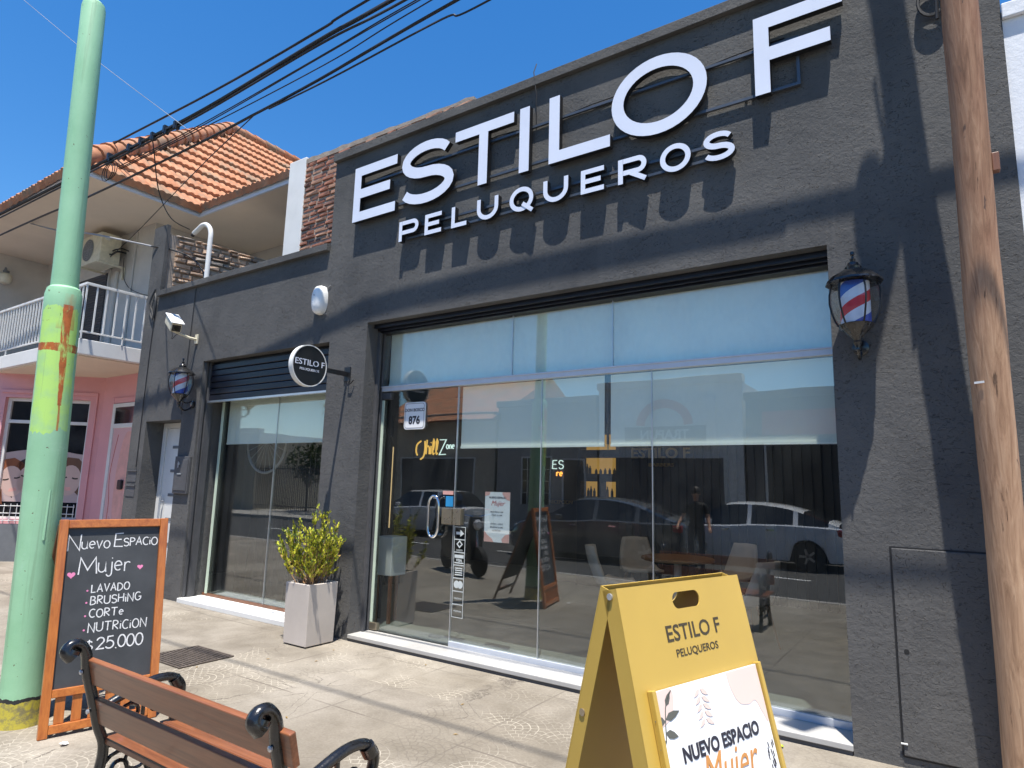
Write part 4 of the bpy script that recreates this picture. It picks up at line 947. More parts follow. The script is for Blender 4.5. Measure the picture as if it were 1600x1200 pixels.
# ------------------------------------------------------------------ planter and shrub
PL=thing('planter','tapered square grey planter in front of the pier between the windows','planter',(-5.32,-.31,0),world=False)
mb=MB(); b_,t_=.168,.177
def sq(h,z): return [(-h,-h,z),(h,-h,z),(h,h,z),(-h,h,z)]
V=sq(b_,.012)+sq(t_,.585)+sq(t_-.022,.585)+sq(t_-.03,.50)
F=[(3,2,1,0)]
for k in range(3):
    for i in range(4): F.append((k*4+i,k*4+(i+1)%4,(k+1)*4+(i+1)%4,(k+1)*4+i))
F.append((12,13,14,15))
mb.add(V,F).build('box','planter',PL,bevel=.006)
MB().add(sq(t_-.031,.53),[(0,1,2,3)]).build('soil','soil',PL)
MB().box(-.13,.13,-.13,.13,0,.012).build('foot','blackmatte',PL)
def shrub():
    S=thing('shrub','yellow green bushy boxwood shrub growing in the square planter','shrub',(-5.32,-.31,.53),world=False)
    rnd=random.Random(11); st=MB(); lf={0:MB(),1:MB(),2:MB()}
    def leaf(p,dirn,size,k):
        d=(Vector(dirn)+Vector((rnd.uniform(-.7,.7),rnd.uniform(-.7,.7),rnd.uniform(-.3,.8)))).normalized()
        s=d.orthogonal().normalized(); s=Quaternion(d,rnd.uniform(0,6.28))@s; n=d.cross(s)
        p=Vector(p); a=size; w_=size*.30
        pts=[p,p+d*a*.45+s*w_+n*w_*.3,p+d*a,p+d*a*.45-s*w_+n*w_*.3]
        lf[k].add(pts,[(0,1,2),(0,2,3)])
    for i in range(58):
        a=rnd.uniform(0,6.28); lean=rnd.uniform(.03,.30); h=rnd.uniform(.36,.66)*(1.02 if rnd.random()>.4 else .75)
        if math.cos(a)>.2: h*=1.08
        else: h*=.88
        base=Vector((rnd.uniform(-.09,.09),rnd.uniform(-.09,.09),-.02))
        tip=base+Vector((math.cos(a)*lean,math.sin(a)*lean,h)); mid=(base+tip)/2+Vector((math.cos(a)*lean*.2,math.sin(a)*lean*.2,.02))
        P3=spline([base,mid,tip],5); st.tube(P3,[.005-.003*j/(len(P3)-1) for j in range(len(P3))],5)
        stems=[(P3,.25)]
        for b in range(4):
            k=rnd.randint(3,len(P3)-2); q=P3[k]; dd=(tip-base).normalized()+Vector((rnd.uniform(-.9,.9),rnd.uniform(-.9,.9),rnd.uniform(0,.5)))
            e=q+dd.normalized()*rnd.uniform(.08,.17); st.tube([q,(q+e)/2,e],[.0025,.002,.0015],4); stems.append(([q,(q*2+e)/3,(q+e*2)/3,e],0))
        for Ps,f0 in stems:
            for j in range(len(Ps)-1):
                if j/(len(Ps)-1)<f0: continue
                for r_ in range(5):
                    p=Ps[j].lerp(Ps[j+1],rnd.random()); hh=p.z
                    u_=rnd.random()
                    k=0 if u_<.66 else (1 if u_<.66+.26*max(0,1-hh/.45) else (2 if u_<.90 else 0))
                    leaf(p,(Ps[j+1]-Ps[j]).normalized(),rnd.uniform(.026,.044),k)
    st.build('stems','wood_leg',S,smooth=60)
    lf[0].v+= [];
    allm=MB()
    for k in (0,1,2): allm.add(lf[k].v,lf[k].f,k)
    allm.build('foliage',['leaf_y','leaf_o','leaf_d'],S)
shrub()

# ------------------------------------------------------------------ chalkboard A-frame
th=R(77.32); u=Vector((math.cos(th),math.sin(th),0)); nb=Vector((-u.y,u.x,0)); vv=(nb*.193+Vector((0,0,1.28))).normalized()
CB=thing('chalkboard_sign','wooden A-frame chalkboard with white chalk menu beside the green pole','sign',(-4.618,-2.848,0))
nf=u.cross(vv)
if nf.dot(-nb)<0: nf=-nf
fc=lambda a,b,c=0: Vector((-4.618,-2.848,0))+u*a+vv*b+nf*c
W_,H_=.644,1.297
for a in (0,W_-.05): MB().prism([(a,0),(a+.05,0),(a+.05,H_),(a,H_)],fc,-.022,.016).build('stile','wood_orange',CB,bevel=.004)
for a,b in ((H_-.055,H_-.002),(.222,.27),(.02,.07)): MB().prism([(.051,a),(W_-.051,a),(W_-.051,b),(.051,b)],fc,-.02,.015).build('rail','wood_orange_u',CB,bevel=.004)
for k in range(6):
    a=.075+k*.089
    MB().prism([(a,.071),(a+.052,.071),(a+.052,.221),(a,.221)],fc,-.016,.004).build('slat','wood_orange',CB,bevel=.003)
cb=MB().prism([(.051,.271),(W_-.051,.271),(W_-.051,H_-.056),(.051,H_-.056)],fc,-.012,-.004).build('board','board',CB)
random.seed(5)
mb=MB(); z0,z1=-.0038,-.0030
def chalk(t,x0,x1,y,h,wd=.009,gap=.2,jit=.05,m=0): strokes(mb,t,x0,x1,y,h,wd*.8,fc,z0,z1,m,gap,jit)
chalk('N',.058,.128,1.095,.10,.009); chalk('uevo',.135,.295,1.105,.075,.008,.14)
chalk('E',.322,.372,1.11,.088,.009); chalk('SPACiO',.378,.585,1.118,.052,.008,.16)
chalk('M',.130,.232,.945,.105,.010); chalk('ujer',.240,.425,.955,.10,.009,.14)
chalk('LAVADO',.213,.432,.828,.048,.008); chalk('BRUSHiNG',.213,.505,.752,.052,.008)
chalk('CORTe',.213,.405,.670,.050,.008); chalk('NUTRiCiON',.213,.550,.580,.056,.008)
chalk('$',.205,.245,.470,.068,.009); chalk('2',.268,.312,.472,.07,.010); chalk('5.000',.322,.535,.468,.074,.010,.12)
mb.build('chalk_lettering','chalk',cb)
mb=MB()
def heart(cx,cy,s):
    pts=[]
    for i in range(24):
        t=2*math.pi*i/24; pts.append((cx+s*16*math.sin(t)**3/17,cy+s*(13*math.cos(t)-5*math.cos(2*t)-2*math.cos(3*t)-math.cos(4*t))/17))
    mb.prism(pts,fc,z0,z1)
heart(.092,.945,.024); heart(.488,.972,.019)
for y in (.840,.765,.683,.597): mb.prism(arc(.190,y,.006,.006,0,360,8)[:-1],fc,z0,z1)
mb.build('chalk_heart','chalk_pink',cb)
# rear leg frame
vb=(nb*(.193+.33)+Vector((0,0,-1.25))).normalized()
top=fc(0,H_-.03,-.03)
fk=lambda a,b,c=0: top+u*a+vb*b+nb*c
mb=MB().prism([(0,0),(.05,0),(.05,1.29),(0,1.29)],fk,.0,.022).prism([(W_-.05,0),(W_,0),(W_,1.29),(W_-.05,1.29)],fk,.0,.022).prism([(.051,1.12),(W_-.051,1.12),(W_-.051,1.17),(.051,1.17)],fk,.0,.02).prism([(.051,.0),(W_-.051,.0),(W_-.051,.05),(.051,.05)],fk,.0,.02)
bf=mb.build('back_frame','wood_back',CB,bevel=.004)
MB().prism([(.051,.051),(W_-.051,.051),(W_-.051,1.0),(.051,1.0)],fk,.004,.012).build('back_board','board',CB)

# ------------------------------------------------------------------ yellow A-frame sign
th=R(73.02); uy=Vector((math.cos(th),math.sin(th),0)); ny=Vector((uy.y,-uy.x,0)); vy=(ny*.258+Vector((0,0,-1))).normalized()
O=Vector((-.679,-3.225,1.342)); KY=.52/.7
YS=thing('sandwich_board','mustard yellow metal sandwich board with cut out ESTILO F lettering and poster','sign',(O.x,O.y,0))
nfy=uy.cross(vy)
if nfy.dot(ny)<0: nfy=-nfy
fy=lambda a,b,c=0: O+uy*a*KY+vy*b*KY+nfy*c
def panel_with_hole(name,fr,Wd,Hd,hole,d0,d1,mat,parent):
    cu=bpy.data.curves.new('p','CURVE'); cu.dimensions='2D'; cu.fill_mode='BOTH'; cu.extrude=(d1-d0)/2
    for pts in ([(0,0),(Wd,0),(Wd,Hd),(0,Hd)],hole):
        s=cu.splines.new('POLY'); s.points.add(len(pts)-1)
        for p,q in zip(s.points,pts): p.co=(q[0],q[1],0,1)
        s.use_cyclic_u=True
    o=bpy.data.objects.new('p',cu); me=bpy.data.meshes.new_from_object(o); c=(d0+d1)/2
    mb=MB().add([fr(v.co.x,v.co.y,v.co.z+c) for v in me.vertices],[tuple(p.vertices) for p in me.polygons])
    bpy.data.objects.remove(o); bpy.data.curves.remove(cu)
    return mb
hole=[(.35+(x),.062+y) for x,y in rrect(.155,.055,.027,8)]
LY=1.86
mb=panel_with_hole('front_panel',fy,.70,LY,hole,-.003,.0,'yellow',YS)
mb.prism([(.0,.0),(.004,.0),(.004,LY),(0,LY)],fy,-.045,-.0035).prism([(.696,.0),(.70,.0),(.70,LY),(.696,LY)],fy,-.045,-.0035)
mb.prism([(.0045,.0),(.6955,.0),(.6955,.004),(.0045,.004)],fy,-.035,-.0035)
fp1=mb.build('front_panel','yellow',YS)
vyb=(-ny*.258+Vector((0,0,-1))).normalized(); Ob=O-ny*.05
nbk=-ny+Vector((0,0,-.0))
nbk=(nbk-vyb*nbk.dot(vyb)).normalized()
fyb=lambda a,b,c=0: Ob+uy*a*KY+vyb*b*KY+nbk*c
mb=panel_with_hole('back_panel',fyb,.70,LY,hole,-.003,.0,'yellow',YS)
mb.prism([(.0,.0),(.004,.0),(.004,LY),(0,LY)],fyb,-.04,-.0035).prism([(.696,.0),(.70,.0),(.70,LY),(.696,LY)],fyb,-.04,-.0035)
bp=mb.build('back_panel','yellow',YS)
MB().tube([fy(.35,.62,-.02),fyb(.35,.62,-.02)],.004,6).build('stay_wire','chrome',YS)
for a in (-.004,.704): MB().cyl(fy(a-.003,.022,-.022),fy(a+.003,.022,-.022),.008,n=12).build('bolt','alu',YS,smooth=40)
MB().cyl(fyb(-.004,.42,-.02),fyb(.0,.42,-.02),.009,n=12).build('bolt','bronze',YS,smooth=40)
fyt=lambda a,b,c=0: fy(a,-b,c)
MB().text('ESTILO F',.072,lambda a,b,c=0: fy(.355+a,.187-b,c),.0004,.0010,sx=1.12,bold=.0008).build('lettering','cut_shade',fp1)
mb=MB().text('PELUQUEROS',.034,lambda a,b,c=0: fy(.355+a,.238-b,c),.0004,.0010,sx=1.16,bold=.0003)
mb.build('lettering','cut_shade',fp1)
# poster frame
px0,px1,py0=.075,.655,.318
ps=MB().prism([(px0,py0),(px1,py0),(px1,1.62),(px0,1.62)],fy,.004,.010).build('poster','paper',YS)
for a in (px0-.022,px1+.004): MB().prism([(a,py0-.006),(a+.018,py0-.006),(a+.018,1.62),(a,1.62)],fy,.0005,.018).build('poster_channel','yellow',YS,bevel=.002)
fo=lambda a,b,c=0: fy(a,b,.0104+c)
mb=MB(); mb.prism(spline([(px1-.002,py0+.002),(px1-.002,.50),(.625,.47),(.60,.43),(.555,.435),(.50,.42),(.47,.37),(.462,py0+.002)],5),fo,0,.0004); mb.build('poster_shape','poster_pink',ps); mb=MB()
mb.prism(spline([(px0+.002,py0+.002),(.15,py0+.002),(.155,.36),(.13,.40),(px0+.002,.42)],4),fo,0,.0004); mb.build('poster_shape','poster_pink',ps)
mb=MB()
def leafp(x,y,a,l,w_,m=0):
    c,s=math.cos(R(a)),math.sin(R(a)); pts=[(0,0),(l*.3,w_),(l*.65,w_*.8),(l,0),(l*.65,-w_*.8),(l*.3,-w_)]
    mb.prism([(x+c*p-s*q,y+s*p+c*q) for p,q in pts],fo,.0006,.001,m)
mb.ribbon(spline([(.085,.46),(.10,.40),(.115,.36),(.15,.325)],4),.004,fo,.0006,.001)
leafp(.10,.40,-10,.075,.012); leafp(.098,.405,190,.05,.012); leafp(.112,.365,-50,.05,.010); leafp(.09,.435,20,.06,.012); leafp(.085,.455,150,.04,.010)
mb.build('poster_leaf','poster_leaf',ps)
mb=MB()
for k in range(5): leafp(.30,.345+k*.022,30,.045,.008); leafp(.295,.345+k*.022,150,.04,.007)
mb.build('poster_leaf','poster_pink',ps)
mb=MB()
random.seed(9)
for k in range(14):
    x=.60+random.random()*.045; y=.555+random.random()*.09; mb.prism([(x,y),(x+.004,y),(x+.006,y+.018),(x+.002,y+.018)],fo,.0006,.001)
mb.text('NUEVO ESPACIO',.058,lambda a,b,c=0: fo(.365+a,.53-b,c),.0006,.001,bold=.0022,sx=.98).build('lettering','ink',ps)
mb=MB()
mb.text('Mujer',.15,lambda a,b,c=0: fo(.37+a,.635-b,c),.0012,.0016,shear=.35,sx=.85).build('lettering','ink_orange',ps)

# ------------------------------------------------------------------ park bench
PB=thing('park_bench','wooden slatted park bench with black cast iron ends, seen from behind','bench',(-2.42,-3.05,0))
xa,xb=-3.08,-1.80
def bslat(y,z,h,tilt,x0=xa-.03,x1=xb+.07,t=.028,name='backrest_slat'):
    rot=Matrix.Rotation(tilt,3,'X')
    return MB().obox(((x0+x1)/2,y,z),(x1-x0,t,h),rot).build(name,'wood_bench',PB,bevel=.005)
bslat(-3.285,.765,.125,R(14)); bslat(-3.235,.575,.125,R(14))
for k in range(4): MB().obox(((xa+xb)/2+.02,-3.155+k*.095,.425-.004*k),(xb-xa+.10,.082,.028)).build('seat_slat','wood_bench',PB,bevel=.005)
def bench_end(x):
    mb=MB()
    sp=spline([(x,-3.375,.845),(x,-3.40,.87),(x,-3.385,.90),(x,-3.345,.895),(x,-3.315,.85),(x,-3.30,.76),(x,-3.265,.64),(x,-3.225,.50),(x,-3.19,.40),(x,-3.20,.28),(x,-3.25,.12),(x,-3.30,.02)],5)
    n=len(sp); mb.tube(sp,[.024+.012*max(0,1-i/9) if i<9 else .024 for i in range(n)],8)
    mb.tube([(x,-3.38,.86),(x,-3.372,.875)],.034,10)
    arm=spline([(x,-3.25,.56),(x,-3.12,.615),(x,-2.98,.655),(x,-2.88,.645),(x,-2.83,.59),(x,-2.845,.50),(x,-2.86,.42)],5); mb.tube(arm,[.022]*len(arm),8)
    mb.tube([(x,-2.875,.64),(x,-2.85,.60)],.031,10)
    mb.tube(spline([(x,-2.855,.43),(x,-2.85,.30),(x,-2.83,.14),(x,-2.79,.02)],5),.023,8)
    mb.tube(spline([(x,-3.20,.405),(x,-3.03,.385),(x,-2.86,.415)],5),.019,8)
    # scroll work under the seat and the arm
    def sc(cy,cz,r,a0,a1,k=.9,t=.010):
        pts=[]
        for i in range(17):
            q=i/16; a=R(a0+(a1-a0)*q); rr=r*(1-k*q*.75); pts.append((x,cy+rr*math.cos(a),cz+rr*math.sin(a)))
        mb.tube(pts,t,6)
    sc(-3.115,.27,.085,60,520); sc(-2.935,.27,.085,120,-340)
    mb.tube([(x,-3.025+.055*math.cos(R(a)),.30+.055*math.sin(R(a))) for a in range(0,360,24)],.009,6,closed=True)
    mb.tube(spline([(x,-3.22,.16),(x,-3.03,.13),(x,-2.835,.16)],5),.014,8)
    mb.tube([(x,-3.025,.135),(x,-3.025,.245)],.009,6)
    sc(-3.08,.52,.055,200,-200); sc(-2.95,.53,.05,-20,380)
    mb.tube([(x,-3.02,.40),(x,-3.02,.63)],.010,6)
    for y,z in [(-3.30,.02),(-2.79,.02)]: mb.obox((x,y,.012),(.05,.07,.024))
    return mb.build('end_frame','iron',PB,smooth=50)
bench_end(xa); bench_end(xb); PB.scale=(1.06,.95,.93); PB.location=(-2.55,-2.99,0)
for x in (xa,xb):
    for y,z in [(-3.313,.765),(-3.263,.575)]: MB().lathe([(.011,0),(.011,.006),(.004,.009)],(x+.001,y-.013,z),8,0,(0,-1,0)).build('bolt','alu',PB)

# ------------------------------------------------------------------ green lamp pole
GP=thing('metal_pole','mint green stepped metal pole with an orange spray cross and yellow foot','pole',(-5.02,-2.80,0))
ax=lambda z: (-5.02,-2.80-.030*z,z)
prof=[(.0,.130),(.02,.128),(.10,.122),(.4,.118),(1.0,.115),(2.0,.112),(2.70,.110),(2.80,.110),(2.845,.100),(2.86,.083),(3.0,.081),(4.0,.079),(4.985,.077),(5.02,.07),(5.04,.05),(5.05,.01)]
MB().tube([ax(z) for z,r in prof],[r for z,r in prof],32).build('shaft','greenpole',GP,smooth=30)
MB().lathe([(.013,0),(.013,.006)],(-4.935,-2.93,2.795),10,0,(.6,-.8,0)).build('bolt','black',GP)
MB().tube([(-4.915,-2.845,1.47),(-4.912,-2.845,1.15)],.011,8).build('weld_strip','greenpole',GP,smooth=40)

# ------------------------------------------------------------------ wooden utility pole, added shadow arm and box, cables
UP=thing('utility_pole','weathered brown wooden utility pole at the right end of the salon wall','pole',(.235,-.115,0))
pz=lambda z: Vector((.235+.004*math.sin(z*1.9),-.115-.074*z,z))
zs=[i*.25 for i in range(36)]
rs=[.096-.0015*z+.0022*math.sin(z*3.1)+.0015*math.sin(z*7.7) for z in zs]
MB().tube([pz(z) for z in zs],rs,28).build('shaft','polewood',UP,smooth=40)
MB().obox(pz(3.46)+Vector((.105,.0,0)),(.035,.05,.11)).build('step_block','wood_back',UP,bevel=.004)
MB().obox(pz(2.21)+Vector((-.055,-.082,0)),(.05,.003,.012),Matrix.Rotation(R(-30),3,'Z')).build('tag','tag_white',UP)
MB().bar(pz(6.35),pz(6.35)+Vector((-.36,-.86,.0)),.17,.17).build('shadow_arm','polewood',UP,bevel=.01)  # unseen arm, added so its shadow forms the slanting leg on the wall
MB().box(.02,.18,-.85,-.71,6.52,6.85).build('shadow_box','blackmatte',UP,bevel=.06,bseg=4)  # unseen box, added to widen the shadow beside the pole's
def cable(name,pts,r,label,mat='wire',group='overhead cables along the street',sub=10,cat='cable'):
    return MB().tube(spline(pts,sub),r,6).build(name,mat,smooth=60,label=label,cat=cat,group=group)
Y=-.63
Y1=-.20
cable('overhead_cable',[(14,Y1,7.0),(.2,Y1,7.15),(-5.22,Y1,7.10),(-6.05,Y1,7.06),(-8.36,Y1,7.04),(-12.14,Y1,7.13),(-16.33,Y1,7.12),(-32,Y1,7.3)],.016,'thin uppermost black cable crossing the sky beside the green pole')
BUN=cable('overhead_cable',[(14,-.66,6.40),(.2,-.69,6.42),(-4.30,-.69,6.34),(-5.34,-.72,6.30),(-7.25,-.779,6.15),(-8.59,-.821,6.11),(-10.26,-.873,6.08),(-13.47,-.972,6.04),(-30,-1.4,6.0)],.024,'thickest black bundled cable with clamps crossing above the tiled roof')
cable('overhead_cable',[(14,-.68,6.36),(.2,-.70,6.38),(-.6,-.70,6.32),(-4.06,-.695,6.25),(-5.33,-.725,6.24),(-7.6,-.79,6.09),(-10.25,-.875,6.02),(-14.6,-1.0,5.96)],.014,'black cable running close under the thick bundle')
for i,(za,zb,zc) in enumerate([(6.56,6.67,6.73),(6.62,6.71,6.78),(6.57,6.58,6.69)]):
    cable('overhead_cable',[(12,Y1,6.8+.03*i),(.2,Y1,6.85),(-4.4,Y1+.02*i,zc),(-6.0,Y1+.02*i,zb),(-9.2,Y1+.02*i,za),(-13,Y1+.02*i,za+.06),(-16,Y1+.02*i,za+.1)],.008,'one of the three thin parallel wires below the thick bundle',sub=8)
Y2=-1.1
cable('overhead_cable',[(12,Y2,5.6),(.2,Y2,5.62),(-3.08,Y2,5.51),(-4.78,Y2,5.41),(-5.8,Y2,5.38),(-7.01,Y2,5.36),(-9.72,Y2,5.38),(-12.85,Y2,5.48),(-26,Y2,5.7)],.015,'lowest long black cable crossing in front of the tiled roof')
cable('overhead_cable',[(12,Y2,5.5),(.2,Y2,5.55),(-2.75,Y2,5.36),(-3.25,Y2,5.40),(-4.59,Y2,5.36),(-5.57,Y2,5.36)],.009,'short thin cable joining the lowest long cable')
cable('overhead_cable',[(-6.4,-1.5,5.2),(-6.8,-1.5,5.48),(-9.0,-1.5,7.02),(-12.06,-1.5,9.24),(-16,-1.5,12.1)],.0035,'very faint thin wire slanting across the open blue sky','wirewhite')
cable('overhead_cable',[(14,-3.55,10.0),(0,-3.55,9.95),(-8,-3.55,9.9),(-14,-3.55,9.95)],.018,'black cable over the pavement whose shadow crosses the paving')
cable('service_cable',[(-15.9,-.3,6.84),(-12.85,-.3,5.85),(-11.52,-.28,5.52),(-9.95,-.04,5.08)],.014,'mottled grey service cable from the left to the black corner pillar','wirewhite',None)
cable('service_cable',[(-9.95,-.04,5.08),(-9.6,.1,5.0),(-9.3,.25,4.86),(-9.02,.3,4.6),(-8.98,.3,4.31)],.013,'black service cable curving down the rubble wall behind the parapet','wire',None)
cable('drop_cable',[(-8.62,-.82,6.10),(-8.66,-.75,5.9),(-9.12,-.42,5.62),(-9.14,-.2,5.30),(-9.16,.1,5.235)],.008,'black drop cable hanging from the bundle to the white mast pipe','wire',None)
cable('drop_cable',[(-5.8,-1.1,5.38),(-8.0,-.5,5.60),(-11.2,.3,5.72),(-12.9,.62,5.66)],.006,'thin wire slanting from the lowest cable to the air conditioner','wire',None)
cable('wall_cable',[(-12.9,.86,5.72),(-12.88,.90,5.3),(-12.3,.9,4.95),(-10.7,.9,4.55)],.006,'thin black wire sagging along the beige upper wall','wire',None)
for i,x in enumerate([-8.6,-8.9,-9.2,-8.3,-8.05,-9.75]):
    yy=-.57+.031*(x+.5); MB().obox((x,yy,6.11+.012*(i%2)),(.05,.06,.10)).obox((x+.035,yy,6.07),(.04,.05,.05)).build('clamp','black',BUN)
mb=MB()
for k in range(3): mb.tube([(-9.75+.02*k+.16*math.cos(R(a)),-.86+.02*k,5.88+.13*math.sin(R(a))+.02*k) for a in range(0,360,18)],.006,5,closed=True)
mb.build('cable_coil','wire',label='loose coil of black cable hanging from the bundle over the roof edge',cat='coil')
mb=MB()
for k in range(3): mb.tube([(.12+.08*math.cos(R(a)),-.05+.010*k,4.82+.11*math.sin(R(a))+.01*k) for a in range(0,360,18)],.010,6,closed=True)
mb.build('cable_coil','wire',label='black cable coil hung at the top of the wooden pole',cat='coil')
mb=MB()
mb.tube([pz(z)+Vector((-.10-.02*math.sin(z*2),-.02,0)) for z in [4.4+.3*i for i in range(10)]],.010,6).build('pole_cable','wire',label='black cable running up the side of the wooden pole to its coil',cat='cable')
MP=thing('mast_pipe','white hooked conduit pipe standing on the low salon parapet','pipe',(-8.60,.12,4.30))
MB().tube([(-8.60,.12,4.30),(-8.60,.12,4.98)]+[(-8.60-.22+.22*math.cos(R(a)),.12,5.02+.22*math.sin(R(a))) for a in range(10,121,11)]+[(-9.06,.12,5.16)],.034,12).build('tube','whitepaint',MP,smooth=40)
MB().tube([(-9.06,.12,5.16),(-9.10,.12,5.13)],.028,10).build('end_cap','black',MP)
WT=thing('wall_cable','tangle of thin black cables looped on the black corner pillar','cable',(-9.7,-.01,4.2))
mb=MB(); rr=random.Random(4)
for k in range(5):
    x=-9.70+rr.uniform(-.06,.06); mb.tube(spline([(x,-.015,4.36),(x-.07,-.04,4.15),(x-.02,-.03,3.95+.04*k),(x+.06,-.03,3.9),(x+.08,-.03,4.15),(x+.02,-.015,4.3)],5),.006,5)
mb.tube([(-9.66,-.012,4.1),(-9.69,-.012,3.4),(-9.70,-.012,2.6),(-9.70,-.012,1.7)],.006,5)
mb.build('loop','wire',WT,smooth=60)
MB().tube([(-8.60,-.012,4.21),(-8.61,-.012,3.9),(-8.62,-.012,3.45),(-8.64,-.012,2.8),(-8.64,-.012,2.42)],.005,5).build('wall_cable','wire',label='thin black cable running down the stucco behind the security camera',cat='cable')

# ------------------------------------------------------------------ drain grate, litter
DG=thing('drain_grate','rusty slotted drain grate set in the paving near the chalkboard','grate',(-5.69,-1.30,0))
MB().box(-5.98,-5.41,-1.545,-1.055,.001,.004).build('pit','drainhole',DG)
mb=MB().box(-5.985,-5.965,-1.55,-1.05,.004,.012).box(-5.425,-5.405,-1.55,-1.05,.004,.012).box(-5.964,-5.426,-1.55,-1.532,.004,.012).box(-5.964,-5.426,-1.068,-1.05,.004,.012)
for k in range(14): y=-1.515+k*.0325; mb.box(-5.964,-5.426,y,y+.017,.0045,.011)
mb.build('bar','steel_grate',DG)
def scrap(x,y,s,mat,label,cat):
    rr=random.Random(int(x*100)); V=[(x+s*math.cos(R(a))*rr.uniform(.6,1),y+s*math.sin(R(a))*rr.uniform(.6,1),.006+rr.uniform(0,.012)) for a in range(0,360,60)]
    mb=MB().add(V+[(x,y,.022)],[(i,(i+1)%6,6) for i in range(6)]); o=mb.build(cat,mat,label=label,cat=cat); o.modifiers.new('s','SOLIDIFY').thickness=.002
scrap(-2.30,-.33,.035,'tag_white','crumpled white paper scrap near the sill left of the yellow board','paper_scrap')
scrap(-4.42,-2.78,.03,'tag_white','white paper scrap at the foot of the chalkboard','paper_scrap')
scrap(-.98,-.14,.022,'leaf_y','yellow leaf fallen by the sill right of the yellow board','fallen_leaf')
rr=random.Random(21); l0=None
for k in range(26):
    x=rr.uniform(-6,-.6); y=rr.uniform(-2.6,-.15); a=rr.uniform(0,6.28)
    if l0 is None:
        l0=MB().add([(-.018,0,0),(0,.006,.004),(.018,0,.001),(0,-.006,.004)],[(0,1,2,3)]).build('fallen_leaf','leaf_o',label='tiny dry leaf lying on the pale paving',cat='leaf',group='dry leaves on the paving'); o=l0
        o.modifiers.new('s','SOLIDIFY').thickness=.001
    else: o=l0.copy(); COL.objects.link(o)
    o.location=(x,y,.004); o.rotation_euler=(0,0,a)

# ------------------------------------------------------------------ neighbouring house (pink and beige)
NB=thing('neighbour_house','pink and beige corner house with tiled hip roof and white balcony','house',(-13,1,0))
# upper storey
MB().box(-16.7,-11.95,.93,1.2,3.66,6.26).build('wall','upwall',NB)
MB().box(-12.15,-11.95,1.201,3.1,3.66,6.26).build('wall','upwall',NB)
MB().box(-17.0,-16.702,-3.2,1.2,3.66,6.26).build('wall','upwall',NB)
MB().box(-11.949,-8.12,2.88,3.1,3.56,6.26).build('wall','upwall',NB)
MB().box(-11.949,-9.99,.93,2.879,3.40,3.56).build('terrace_slab','upwall',NB)
MB().box(-30,-11.0,-.45,.928,3.42,3.66).build('balcony_slab','whitepaint',NB,bevel=.01)
MB().box(-29.9,-11.1,-.38,.928,3.40,3.4195).build('balcony_soffit','soffit',NB)
# railing
rl=MB().box(-30,-10.98,-.45,-.41,4.52,4.56).box(-11.02,-10.98,-.409,.92,4.52,4.56).box(-30,-11.0,-.44,-.42,3.76,3.785).box(-11.01,-10.99,-.419,.92,3.76,3.785).build('railing','whitepaint',NB,bevel=.004)
for i in range(60): 
    x=-11.0-.125*i; MB().box(x-.010,x+.010,-.44,-.42,3.66 if i%12==0 else 3.785,4.52).build('baluster','whitepaint',rl)
for i in range(1,9): 
    y=-.43+.15*i; MB().box(-11.01,-10.99,y-.010,y+.010,3.66 if i%4==0 else 3.785,4.52).build('baluster','whitepaint',rl)
# shutter door on the balcony
mb=MB().box(-15.0,-13.55,.90,.925,3.67,5.55)
for i in range(34): mb.box(-14.95,-13.60,.885,.8995,3.70+i*.054,3.70+i*.054+.04)
mb.build('shutter_door','opp_dark',NB)
MB().box(-13.55,-13.50,.89,.928,3.67,5.60).box(-15.0,-13.55,.89,.928,5.55,5.60).build('door_frame','upwall',NB)
MB().tube([(-12.6,.915,3.7),(-12.6,.915,6.2)],.02,8).tube([(-13.2,.905,3.7),(-13.2,.905,5.5)],.035,8).build('downpipe','upwall',NB)
# soffits and fascia
sf=MB().prism([(-30,-.76),(-11.0,-.76),(-11.0,1.23),(-8.13,1.23),(-8.13,3.0),(-30,3.0)],lambda a,b,c=0: Vector((a,b,c)),6.262,6.29).build('soffit','soffit',NB)
MB().box(-30,-10.97,-.80,-.765,6.25,6.42).box(-10.998,-10.96,-.764,1.229,6.25,6.42).box(-10.96,-8.13,1.195,1.229,6.25,6.42).build('fascia','fascia',NB)
# tiled roof: plane falling towards +X with real barrel tiles
k48=math.tan(R(48)); RX,RZ=-14.37,None
def tiled(mb,eave,run,pitch,t0f,t1f,rows,along,colw=.128):
    """eave: (fixed coord, z); rows rise inward; along='Y' -> plane faces +X, 'X' -> faces -Y"""
    for r in range(rows):
        s0,s1=r/rows,(r+1)/rows; t0=t0f((s0+s1)/2); t1=t1f((s0+s1)/2)
        n=max(2,int((t1-t0)/colw*5)); V=[];F=[]
        for q,(s,lift) in enumerate([(s0-.010,-.03),(s0-.004,.075),(s0+.006,.078),(s1+.012,.0)]):
            for i in range(n+1):
                t=t0+(t1-t0)*i/n; ph=math.fmod(t/colw+100,1); bar=.032*abs(math.sin(math.pi*ph))**.8
                h=lift+bar*(1 if q else .4); d=s*run
                wob=.008*math.sin(r*5.1+math.floor(t/colw)*2.7)
                if along=='Y': V.append((eave[0]-d+h*math.sin(pitch)+wob,t,eave[1]+d*math.tan(pitch)+h*math.cos(pitch)))
                else: V.append((t,eave[0]+d-h*math.sin(pitch)+wob,eave[1]+d*math.tan(pitch)+h*math.cos(pitch)))
        for a in range(3):
            for i in range(n): F.append((a*(n+1)+i,a*(n+1)+i+1,(a+1)*(n+1)+i+1,(a+1)*(n+1)+i))
        mb.add(V,F)
rf=MB(); tiled(rf,(-10.93,6.36),3.45,R(48),lambda s: -.80+s*4.42,lambda s: 7.2,13,'Y')
rfo=rf.build('roof','tile',NB,smooth=50)
